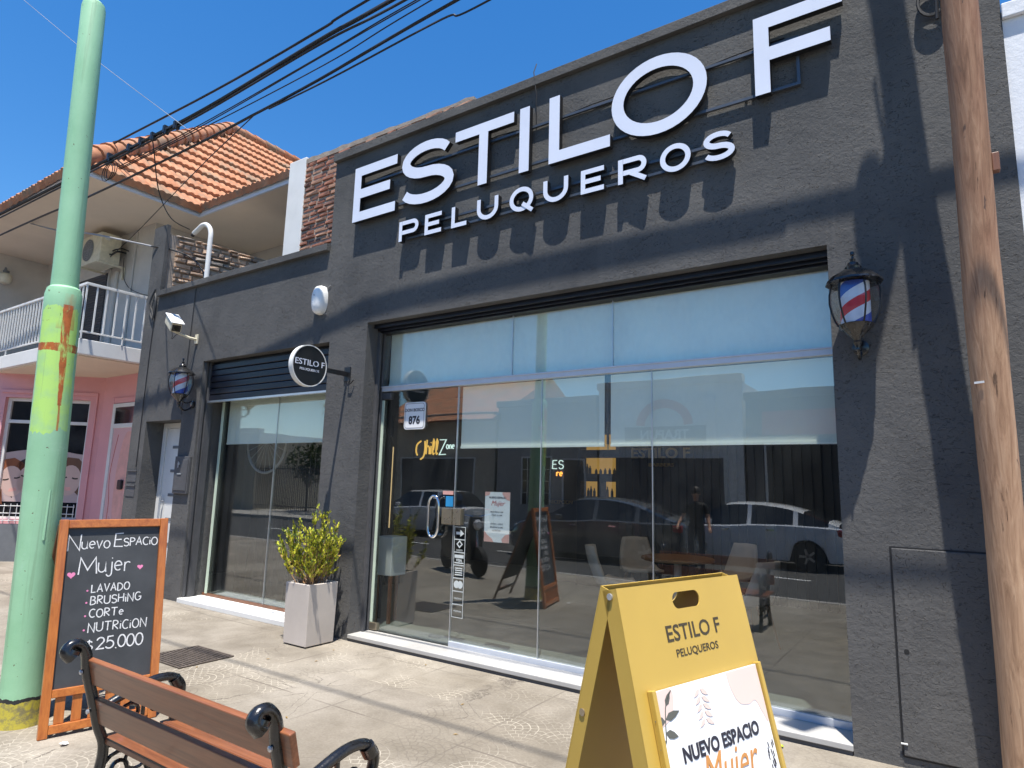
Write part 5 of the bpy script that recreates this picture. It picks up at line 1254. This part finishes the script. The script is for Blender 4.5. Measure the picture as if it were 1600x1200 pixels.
rf=MB(); p2=math.atan(3.83/4.42); tiled(rf,(-.80,6.30),4.42,p2,lambda s:-26,lambda s:-10.93-s*3.45,12,'X')
rf.build('roof','tile',NB,smooth=50)
rf=MB(); tiled(rf,(1.18,6.36),3.0,R(27),lambda s:-10.9,lambda s:-8.14,8,'X'); rf.build('roof','tile',NB,smooth=50)
# hip and ridge caps
mb=MB(); A=Vector((-10.95,-.78,6.47)); B=Vector((-14.38,3.62,10.30)); n=17
for i in range(n):
    a=A.lerp(B,i/n); b=A.lerp(B,(i+1.12)/n); mb.tube([a,b],[.17,.13],12)
for i in range(14):
    a=Vector((-14.38,3.62+.3*i,10.26)); mb.tube([a,a+Vector((0,.33,0))],[.15,.12],12)
mb.build('ridge_cap','tile',NB,smooth=50)
# ground floor: pink wall with chamfer
MB().box(-13.16,-9.99,.93,1.2,0,3.419).build('wall','pink',NB)
OA=Vector((-13.16,.93,0)); UA=Vector((-1.36,-1.24,0)).normalized(); NA=Vector((-UA.y,UA.x,0))
if NA.dot(Vector((1,-1,0)))<0: NA=-NA
fa=lambda a,b,c=0: OA+UA*a+Vector((0,0,b))+NA*c
mb=MB()
for p in ([(0,0),(.22,0),(.22,3.41),(0,3.41)],[(.22,2.96),(1.68,2.96),(1.68,3.41),(.22,3.41)],[(1.68,0),(4.5,0),(4.5,3.41),(1.68,3.41)],[(.22,.66),(1.68,.66),(1.68,.74),(.22,.74)]): mb.prism(p,fa,-.25,0)
mb.build('wall','pink',NB)
MB().prism([(.20,0),(1.70,0),(1.70,.655),(.20,.655)],fa,-.2,.02).build('plinth','greybase',NB)
mb=MB().prism([(.09,.66),(.13,.66),(.13,3.1),(.09,3.1)],fa,.0,.03).prism([(.131,3.04),(1.75,3.04),(1.75,3.1),(.131,3.1)],fa,.0,.03)
mb.build('moulding','pink',NB,bevel=.006)
wn=MB()
for p in ([(.22,.74),(.28,.74),(.28,2.96),(.22,2.96)],[(1.62,.74),(1.68,.74),(1.68,2.96),(1.62,2.96)],[(.281,2.90),(1.619,2.90),(1.619,2.96),(.281,2.96)],[(.281,2.49),(1.619,2.49),(1.619,2.55),(.281,2.55)],[(.281,.74),(1.619,.74),(1.619,.78),(.281,.78)]): wn.prism(p,fa,-.16,-.09)
wn=wn.build('window','whitepaint',NB,bevel=.004)
MB().prism([(.28,.78),(1.62,.78),(1.62,2.9),(.28,2.9)],fa,-.15,-.14).build('pane','darkglass',wn)
ad=MB().prism([(.285,1.05),(1.615,1.05),(1.615,1.94)]+[(1.615-.133*i,1.94+.08*math.sin(i*.33)) for i in range(1,10)]+[(.285,1.94)],fa,-.139,-.136).build('window_advert','print_bg',wn)
mb=MB(); mf=MB(); mr=MB()
def face(cx,cy,s,hm,tilt=0):
    f=lambda a,b,c=0: fa(cx+a*math.cos(tilt)-b*math.sin(tilt),cy+a*math.sin(tilt)+b*math.cos(tilt),-.1355+c)
    hm.prism([(x*s,y*s) for x,y in [(-.22,-.30),(-.26,0),(-.22,.24),(-.08,.36),(.10,.36),(.25,.24),(.30,0),(.27,-.35),(.18,-.42),(.16,0)]],f,0,.0006)
    mf.prism([(x*s,y*s) for x,y in arc(0,-.04,.19,.27,0,360,20)[:-1]],f,.0008,.0012)
    mb.ribbon([(x*s,y*s) for x,y in arc(-.09,.02,.05,.02,200,340,6)],.012*s*2,f,.0014,.0018); mb.ribbon([(x*s,y*s) for x,y in arc(.09,.02,.05,.02,200,340,6)],.012*s*2,f,.0014,.0018)
    mr.ribbon([(x*s,y*s) for x,y in arc(0,-.17,.06,.02,200,340,6)],.03*s*2,f,.0014,.0018)
hb=MB(); ho=MB(); hd=MB()
face(.48,1.5,1.05,hb,.1); face(.82,1.47,1.0,hb,-.1); face(1.17,1.5,1.0,hd,.15); face(1.46,1.46,1.05,ho,-.2)
hd.build('printed_hair','hair',ad); hb.build('printed_hair','hair_brown',ad); ho.build('printed_hair','hair_red',ad)
mf.build('printed_face','skin_print',ad); mb.build('printed_eyes','hair',ad); mr.build('printed_lips','ink_peach',ad)
MB().text('BELLEZA · ESTETICA · SPA',.045,lambda a,b,c=0: fa(.95-a,1.11+b,-.1355+c),.0,.0006).build('lettering','ink',ad)
mb=MB()
for i in range(14): mb.tube([fa(.27+i*.105,.68,.02),fa(.27+i*.105,1.02,.02)],.007,6)
for z in (.72,.85,.98): mb.tube([fa(.25,z,.026),fa(1.66,z,.026)],.007,6)
mb.build('window_grille','whitepaint',NB)
# door with printed film
mb=MB().box(-12.78,-12.68,.905,.93,0,2.98).box(-12.67,-11.6,.905,.93,2.88,2.98)
mb.build('moulding','pink',NB,bevel=.005)
dn=MB().box(-12.66,-12.56,.89,.928,0,2.87).box(-12.56,-11.6,.89,.928,2.80,2.87).box(-12.56,-11.6,.89,.928,2.42,2.50).build('shop_door','whitepaint',NB,bevel=.004)
MB().box(-12.56,-11.6,.90,.927,2.50,2.80).build('pane','darkglass',dn)
MB().box(-12.56,-11.6,.905,.927,.02,2.42).build('printed_film',P('pink_film',(.70,.42,.42),.3,var=.04,vs=2),dn)
fd=lambda a,b,c=0: Vector((a,.904-c,b))
mb=MB().prism(spline([(-12.0,.1),(-12.25,.8),(-12.28,1.6),(-12.15,2.2),(-11.95,2.35),(-11.65,2.1),(-11.65,.1)],4),fd,.0,.001); mb.build('printed_shape','ink_peach',dn)
mb=MB().ribbon(spline([(-12.50,.2),(-12.42,1.0),(-12.50,1.6),(-12.35,2.3)],5),.02,fd,.0,.001); mb.build('printed_line','ink_red',dn)
MB().box(-12.12,-11.96,.86,.903,1.33,1.50).build('handle','black',dn,bevel=.03)
AC=thing('air_conditioner','white outdoor air conditioner unit hung under the beige soffit','air conditioner',(-13.3,.65,5.55))
ac=MB().box(-13.72,-12.92,.44,.80,5.55,6.12).build('casing','ivory',AC,bevel=.015)
mb=MB()
for k in range(1,7): mb.tube([(-13.42+.036*k*math.cos(R(a)),.432,5.83+.036*k*math.sin(R(a))) for a in range(0,360,15)],.004,5,closed=True)
for k in range(8): mb.tube([(-13.42,.432,5.83),(-13.42+.22*math.cos(R(45*k)),.432,5.83+.22*math.sin(R(45*k)))],.004,5)
mb.build('fan_grille','wirewhite',AC)
MB().lathe([(.21,0),(.21,.005)],(-13.42,.438,5.83),28,0,(0,-1,0)).build('fan_opening','greybase',AC)
MB().box(-12.919,-12.912,.50,.58,5.98,6.05).build('rating_label','tag_white',AC)
MB().tube(spline([(-12.92,.62,5.72),(-12.84,.62,5.70),(-12.82,.70,5.78),(-12.84,.86,5.80)],5),.018,8).tube(spline([(-12.92,.66,5.80),(-12.80,.66,5.80),(-12.82,.78,5.86),(-12.84,.9,5.86)],5),.014,8).build('pipe','black',AC,smooth=50)
MB().box(-13.7,-13.66,.44,.92,5.52,5.548).box(-12.98,-12.94,.44,.92,5.52,5.548).box(-12.98,-12.94,.88,.925,5.3,5.52).build('bracket','ivory',AC)
WL=thing('wall_lamp','small globe wall lamp on the beige wall at far left above the balcony','lamp',(-16.66,.14,5.75))
MB().lathe([(.0,-.16),(.10,-.12),(.13,-.02),(.11,.06),(.05,.10)],(-16.55,.14,5.72),16).build('globe','ivory',WL,smooth=50)
MB().lathe([(.06,.0),(.06,.05),(.0,.06)],(-16.55,.14,5.82),12).tube(spline([(-16.70,.14,5.80),(-16.62,.14,5.95),(-16.55,.14,5.88)],5),.015,6).build('bracket','greybase',WL,smooth=50)
PP=thing('far_roof','pale grey pitched roof of a house beyond the balcony house at far left','house',(-30,4,0))
MB().prism([(4,0),(12,0),(12,9),(8,12.2),(4,9)],lambda a,b,c=0: Vector((-46+c,a,b)),0,14).build('wall','opp_white',PP)
# white building at right
WB=thing('white_building','plain white rendered building adjoining the salon at the right edge','building',(3,1,0))
MB().box(.472,8,.012,6,0,4.62).build('wall','whitewall',WB)
MB().box(.472,8,-.02,.010,4.56,4.66).build('coping','whitewall',WB,bevel=.006)

# ------------------------------------------------------------------ across the street (seen in the glass)
def car(loc,label,paint,L=4.4,H=1.45,Wd=1.75,hatch=False,name='parked_car'):
    t=thing(name,label,'car',loc,R(180),world=False)   # local +X is the nose; faces -X in the world
    if hatch: roof=[(-L/2+.05,.92),(-L/2+.22,1.02),(-L/2+.55,H-.10),(-L/2+1.1,H),(.35,H-.02),(.62,H-.10),(1.35,.98),(L/2-.35,.80),(L/2-.02,.62)]
    else: roof=[(-L/2+.03,.93),(-L/2+.15,1.03),(-L/2+.38,1.10),(-L/2+1.15,H-.11),(-L/2+1.75,H-.01),(-L/2+2.05,H),(.25,H-.01),(.55,H-.09),(1.32,.98),(L/2-.35,.82),(L/2-.02,.62)]
    roof=[(p.x,p.z) for p in spline([(a,0,b) for a,b in roof],5)]
    def top(x):
        for (a,za),(b,zb) in zip(roof,roof[1:]):
            if a<=x<=b: return za+(zb-za)*(x-a)/(b-a)
        return roof[0][1] if x<roof[0][0] else roof[-1][1]
    belt=lambda x: min(top(x),.96-.10*max(0,(x+.2)/(L/2))+.02*max(0,-x/(L/2)))
    N=44; mb=MB(); rows=[]
    ax_f,ax_r=L/2-.85,-L/2+.85
    for i in range(N+1):
        x=-L/2+L*i/N; e=1-max(0,abs(x)/(L/2)-.78)**2*4.2
        hw=Wd/2*e; tz=top(x); bz=belt(x); zb=.20
        for a in (ax_f,ax_r):
            d=abs(x-a)
            if d<.36: zb=max(zb,.32+math.sqrt(max(0,.36**2-d*d)))
        tw=hw*(.93-.23*min(1,max(0,tz-bz)/.38))
        zb_=min(zb,bz-.05)
        rows.append([(x,s*y,z) for s in (1,) for y,z in [(hw*.94,zb_),(hw,max(zb_,.52)),(hw*.97,bz-.03),(hw*.93,bz),(tw+.04,tz-.05),(tw*.8,tz),(0,tz+.015)]])
    V=[];K=7
    for r in rows: V+=r
    for r in rows: V+=[(x,-y,z) for x,y,z in r]
    F=[];Mi=[]
    o2=(N+1)*K
    for i in range(N):
        for k in range(K-1):
            xm=-L/2+L*(i+.5)/N; gl=0
            if k==3 and top(xm)>belt(xm)+.12 and not any(abs(xm-p)<.05 for p in (-.12,-L/2+1.12,-L/2+1.05)): gl=1
            slope=(top(xm+.05)-top(xm-.05))/.1
            if k in (4,5) and abs(slope)>.33 and top(xm)>1.0: gl=1
            a=i*K+k
            F.append((a,a+1,a+K+1,a+K)); Mi.append(gl); F.append((o2+a,o2+a+K,o2+a+K+1,o2+a+1)); Mi.append(gl)
    e=[0]+list(range(1,K)); F.append(tuple(range(K))+tuple(o2+k for k in reversed(range(K-1)))); Mi.append(0)
    b=N*K; F.append(tuple(b+k for k in reversed(range(K)))+tuple(o2+b+k for k in range(K-1))); Mi.append(0)
    mb.v=V; mb.f=F; mb.m=Mi
    body=mb.build('body',[paint,'carglass'],t,smooth=35)
    MB().box(-L/2+.2,L/2-.2,-Wd/2+.25,Wd/2-.25,.16,.5).build('underbody','blackmatte',t)
    for xx in (ax_f,ax_r):
        for s in (1,-1):
            y=s*(Wd/2-.10)
            wl=MB().lathe([(.20,-.09),(.30,-.10),(.32,-.06),(.32,.06),(.30,.10),(.20,.09)],(xx,y,.32),24,0,(0,1,0)).build('wheel','rubber',t,smooth=40)
            mb=MB().lathe([(.205,.07),(.205,.085),(.17,.09),(.02,.07)],(xx,y,.32),24,0,(0,s,0))
            for q in range(5): mb.bar((xx,y+s*.10,.32),(xx+.17*math.cos(R(72*q)),y+s*.10,.32+.17*math.sin(R(72*q))),.05,.02,(0,1,0))
            mb.build('rim','rim',wl,smooth=40)
    for s in (1,-1):
        MB().obox((-L/2+.16,s*(Wd/2-.20),.86),(.24,.26,.15)).build('tail_lamp','taillight',t,bevel=.02)
        MB().obox((L/2-.28,s*(Wd/2-.24),.70),(.30,.24,.12)).build('headlight','headlamp',t,bevel=.02)
        MB().obox((.75,s*(Wd/2+.04),1.0),(.14,.16,.12)).build('mirror',paint,t,bevel=.03)
        for xx in (-.65,.38): MB().obox((xx,s*(Wd/2-.005),.84),(.17,.04,.03)).build('handle','chrome',t)
    MB().obox((-L/2+.02,0,.42),(.12,Wd*.86,.20)).build('bumper',paint,t,bevel=.04)
    MB().obox((-L/2-.0,0,.80),(.04,.50,.12)).build('plate','tag_white',t)
    return t
car((-4.1,-11.35,-.13),'pale silver sedan parked at the far kerb, right of the three reflected cars','car_white',4.5,1.47)
car((-7.15,-9.45,-.13),'dark graphite sedan on the street, between the two silver cars','car_grey',4.6,1.47)
car((-14.6,-11.6,-.13),'silver hatchback parked at the far kerb in front of the cream garage','car_silver',3.9,1.5,hatch=True)
# scooter near the kerb
MC=thing('motor_scooter','black motor scooter parked at the near kerb beyond the shopfront','motorbike',(-7.4,-4.2,0),R(25),world=False)
for x in (-.62,.62):
    wl=MB().lathe([(.16,-.05),(.24,-.055),(.26,0),(.24,.055),(.16,.05)],(x,0,.26),24,0,(0,1,0)).build('wheel','rubber',MC,smooth=40)
    MB().lathe([(.16,-.03),(.15,.03),(.03,.04)],(x,0,.26),20,0,(0,1,0)).build('rim','rim',wl,smooth=40)
MB().prism(spline([(-.75,.45),(-.5,.72),(.0,.66),(.05,.34),(.30,.30),(.42,.95),(.50,.95),(.52,.30),(.40,.2),(-.30,.2),(-.6,.35)],4),lambda a,b,c=0: Vector((a,c,b)),-.13,.13).build('body','black',MC,bevel=.03)
MB().prism(spline([(-.75,.70),(-.6,.80),(-.1,.78),(.05,.68),(-.3,.68)],4),lambda a,b,c=0: Vector((a,c,b)),-.12,.12).build('seat','rubber',MC,bevel=.03)
MB().tube([(.62,0,.26),(.45,0,1.0)],.03,8).tube([(.42,-.34,1.06),(.46,0,1.0),(.42,.34,1.06)],.015,8).build('handlebar','chrome',MC,smooth=40)
MB().lathe([(.0,0),(.09,.02),(.09,.06),(.06,.10)],(.50,0,.88),16,0,(1,0,0)).build('headlight','headlamp',MC,smooth=40)
MB().tube([(.40,.25,1.05),(.38,.30,1.22)],.007,6).obox((.38,.32,1.26),(.02,.12,.08)).build('mirror','black',MC)
# opposite buildings
def facade(name,label,x0,x1,h,mat,feats,y=-15.2,parapet=.25):
    b=thing(name,label,'building',((x0+x1)/2,y,0))
    MB().box(x0,x1,y-8,y,0,h).build('wall',mat,b)
    MB().box(x0-.04,x1+.04,y-.25,y+.10,h,h+parapet).build('cornice',mat,b,bevel=.02)
    for kind,a,c,z0,z1,m in feats:
        if kind=='panel': MB().box(a,c,y+.002,y+.08,z0,z1).build('sign_panel',m,b)
        else:
            f=MB().box(a-.06,a,y+.002,y+.05,z0,z1).box(c,c+.06,y+.002,y+.05,z0,z1).box(a-.06,c+.06,y+.002,y+.05,z1,z1+.06).build(kind,'opp_white',b)
            MB().box(a,c,y+.002,y+.02,z0,z1).build('pane' if kind=='window' else 'leaf',m,f)
            if kind=='window':
                g=MB()
                for i in range(1,5): g.box(a+(c-a)*i/5-.012,a+(c-a)*i/5+.012,y+.055,y+.075,z0,z1)
                for i in range(1,4): g.box(a,c,y+.076,y+.09,z0+(z1-z0)*i/4-.01,z0+(z1-z0)*i/4+.01)
                g.build('grille','opp_white',f)
    return b
f1=facade('garage_house','cream garage house with a wide dark gate across the street',-21,-14.6,4.2,'opp_cream',[('gate',-19.5,-15.6,0,2.6,'opp_dark')])
MB().prism([(-.4,4.1),(4,6.4),(8.4,4.1)],lambda a,b,c=0: Vector((-21.2+c,-15.0-a,b)),0,6.8).build('roof','tile',f1)
facade('barred_house','grey plastered house with a barred window and door across the street',-14.5,-10.2,4.6,'opp_grey',[('window',-13.3,-12.1,.9,2.6,'darkglass'),('door',-11.5,-10.7,0,2.5,'opp_dark')])
f2=facade('sign_shop','pale shop with red arched sign panels across the street',-10.1,-5.2,5.0,'opp_white',[('shopfront',-9.6,-5.8,0,2.6,'opp_dark'),('panel',-9.4,-6.0,3.0,4.6,'opp_white')])
mb=MB().ribbon(arc(-7.7,3.7,.8,.7,0,180,20),.3,lambda a,b,c=0: Vector((a,-15.12+c,b)),.0,.03); mb.build('sign_arch','opp_red',f2)
mb=MB().box(-9.1,-6.3,-15.119,-15.09,3.15,3.65); mb.build('sign_band','opp_dark',f2)
MB().text('TRAPUN',.42,lambda a,b,c=0: Vector((-7.7-a,-15.089+c,3.25+b)),.0,.02,bold=.01).build('lettering','opp_white',f2)
facade('dark_workshop','dark fronted workshop with a red painted board across the street',-5.1,1.0,4.4,'opp_dark',[('gate',-4.5,-1.2,0,3.0,'blackmatte'),('panel',-4.6,-.6,3.3,4.0,'opp_red'),('door',-.6,.4,0,2.4,'blackmatte')])
facade('grey_house','grey rendered house with two barred windows across the street',1.1,9,4.5,'opp_grey',[('window',2,3.4,.9,2.4,'darkglass'),('window',5,6.4,.9,2.4,'darkglass')])
facade('brown_house','low brown house with a railing far left across the street',-40,-30,4.0,'opp_cream',[('window',-37,-35.5,.9,2.4,'darkglass'),('door',-33,-32,0,2.4,'opp_dark')])
RLF=thing('street_fence','dark vertical bar fence at the far pavement in front of a hedge','fence',(-25.5,-15.2,0))
mb=MB()
for i in range(62): mb.box(-29.9+i*.142,-29.87+i*.142,-15.22,-15.19,.1,2.3)
mb.box(-29.95,-21.1,-15.23,-15.18,.25,.30).box(-29.95,-21.1,-15.23,-15.18,2.1,2.15); mb.build('bars','opp_dark',RLF)
def tree(loc,h,cr,label,n=1500,seed=1,trunk=.14,leaf=.16,mat='leaf_tree',flat=1.0,name='street_tree'):
    t=thing(name,label,'tree',loc,world=False); rnd=random.Random(seed); mb=MB()
    th_=h-cr*1.1
    mb.tube(spline([(0,0,0),(.05,.03,th_*.5),(0,0,th_+cr*.5)],5),[trunk*(1-.05*i) for i in range(11)],10)
    blobs=[]
    for k in range(9):
        a=rnd.uniform(0,6.28); p=Vector((math.cos(a)*cr*rnd.uniform(.25,.7),math.sin(a)*cr*rnd.uniform(.25,.7),th_+cr*rnd.uniform(.1,1.2)*flat))
        mb.tube([(0,0,th_*.8),p*.6+Vector((0,0,th_*.35)),p],[trunk*.5,trunk*.3,.02],6); blobs.append((p,cr*rnd.uniform(.35,.6)))
    mb.build('trunk','trunk',t,smooth=50); lf=MB()
    for i in range(n):
        p,r=rnd.choice(blobs); d=Vector((rnd.gauss(0,1),rnd.gauss(0,1),rnd.gauss(0,1))).normalized()
        q=p+d*r*rnd.random()**.45; a=Vector((rnd.gauss(0,1),rnd.gauss(0,1),rnd.gauss(0,1))).normalized(); s=a.orthogonal().normalized(); z=leaf*rnd.uniform(.7,1.2)
        lf.add([q-a*z,q+s*z*.5,q+a*z,q-s*z*.5],[(0,1,2,3)])
    lf.build('crown',mat,t); return t
tree((-24.5,-17.2,0),5.2,2.2,'leafy green tree behind the bar fence across the street',1700,2)
tree((-27.6,-16.6,0),3.2,1.6,'low dense green bush behind the bar fence across the street',1100,3,.08,.13)
# ------------------------------------------------------------------ person on the road
def person(loc,rz):
    t=thing('person','person with short dark hair in black t-shirt and dark trousers standing on the street','person',loc,rz,world=False)
    J={'pel':((0,0,.96),.135),'waist':((0,.0,1.10),.125),'chest':((0,.01,1.30),.150),'neckb':((0,0,1.46),.075),'neck':((0,.0,1.53),.052),'head':((0,.03,1.62),.082),'crown':((0,.02,1.72),.072),
       'shL':((.185,0,1.42),.062),'elL':((.235,.02,1.16),.043),'wrL':((.25,.16,.97),.029),'shR':((-.185,0,1.42),.062),'elR':((-.26,-.02,1.18),.043),'wrR':((-.36,.14,1.02),.029),
       'hipL':((.095,0,.90),.095),'knL':((.105,.02,.49),.060),'anL':((.11,-.02,.09),.040),'toL':((.13,.15,.04),.035),
       'hipR':((-.095,0,.90),.095),'knR':((-.11,.0,.49),.060),'anR':((-.12,-.04,.09),.040),'toR':((-.14,.13,.04),.035)}
    E=[('pel','waist'),('waist','chest'),('chest','neckb'),('neckb','neck'),('neck','head'),('head','crown'),('chest','shL'),('shL','elL'),('elL','wrL'),('chest','shR'),('shR','elR'),('elR','wrR'),('pel','hipL'),('hipL','knL'),('knL','anL'),('anL','toL'),('pel','hipR'),('hipR','knR'),('knR','anR'),('anR','toR')]
    # five short finger chains per hand
    for s,w_ in (('L',1),('R',-1)):
        wx,wy,wz=J['wr'+s][0]; J['pa'+s]=((wx+.01*w_,wy+.07,wz-.035),.026); E.append(('wr'+s,'pa'+s))
        for k,(dx,dy,dz,l) in enumerate([(-.03*w_,.02,-.005,.5),(-.022,.05,-.03,.9),(-.007,.055,-.035,1),(.008,.052,-.035,.95),(.022,.045,-.03,.8)]):
            a=J['pa'+s][0]; b='f%s%d'%(s,k); J[b]=((a[0]+dx,a[1]+dy*.6,a[2]+dz*.6),.009); J[b+'t']=((a[0]+dx*1.1,a[1]+dy*1.1*l,a[2]+dz*1.9*l),.007); E+= [('pa'+s,b),(b,b+'t')]
    names=list(J); me=bpy.data.meshes.new('body'); me.from_pydata([J[n][0] for n in names],[(names.index(a),names.index(b)) for a,b in E],[]); 
    o=bpy.data.objects.new('body',me); COL.objects.link(o); o.parent=t
    o.modifiers.new('skin','SKIN'); 
    if not me.skin_vertices: 
        bm=bmesh.new(); bm.from_mesh(me); bm.verts.layers.skin.verify(); bm.to_mesh(me); bm.free()
    for i,n in enumerate(names):
        sv=me.skin_vertices[0].data[i]; r=J[n][1]; sv.radius=(r,r*(.72 if n in('pel','waist','chest') else 1)) if n!='chest' else (r*1.15,r*.75); sv.use_root=(n=='pel')
    o.modifiers.new('sub','SUBSURF').levels=2; o.modifiers['sub'].render_levels=2
    # clothing by height: procedural material
    m=NT('dressed_body'); x,y,z=m.sep(m.coord())
    ax_=m.math('ABSOLUTE',x)
    shirt=m.math('MULTIPLY',m.math('GREATER_THAN',z,.94),m.math('LESS_THAN',z,1.49))
    arm=m.math('MULTIPLY',m.math('LESS_THAN',z,1.24),m.math('GREATER_THAN',ax_,.19))
    shirt=m.math('MULTIPLY',shirt,m.math('SUBTRACT',1,arm))
    col=m.mix(m.math('LESS_THAN',z,.95),(.50,.28,.19),(.03,.033,.045)); col=m.mix(m.math('MULTIPLY',arm,m.math('GREATER_THAN',z,.80)),col,(.50,.28,.19))
    col=m.mix(m.math('LESS_THAN',z,.085),col,(.02,.02,.02)); col=m.mix(shirt,col,(.012,.012,.013)); me.materials.append(m.set(color=col,rough=.8))
    hr=MB().lathe([(.05,-.02),(.092,.0),(.098,.05),(.085,.10),(.05,.135),(.0,.145)],(0,.005,1.645),18).build('hair','hair',t,smooth=60)
    mb=MB().obox((0,.115,1.615),(.024,.03,.045)); mb.build('nose','skin',t,bevel=.008)
    for s in (1,-1):
        MB().lathe([(.0,-.008),(.010,0),(.0,.008)],(s*.032,.104,1.645),8,0,(0,1,0)).build('eye','hair',t,smooth=40)
        MB().lathe([(.0,-.012),(.022,0),(.0,.012)],(s*.086,.02,1.635),10,0,(1,0,0)).build('ear','skin',t,smooth=40)
    MB().obox((0,.108,1.575),(.045,.012,.010)).build('mouth','ink_red',t,bevel=.004)
person((-4.35,-8.0,-.13),R(-20))
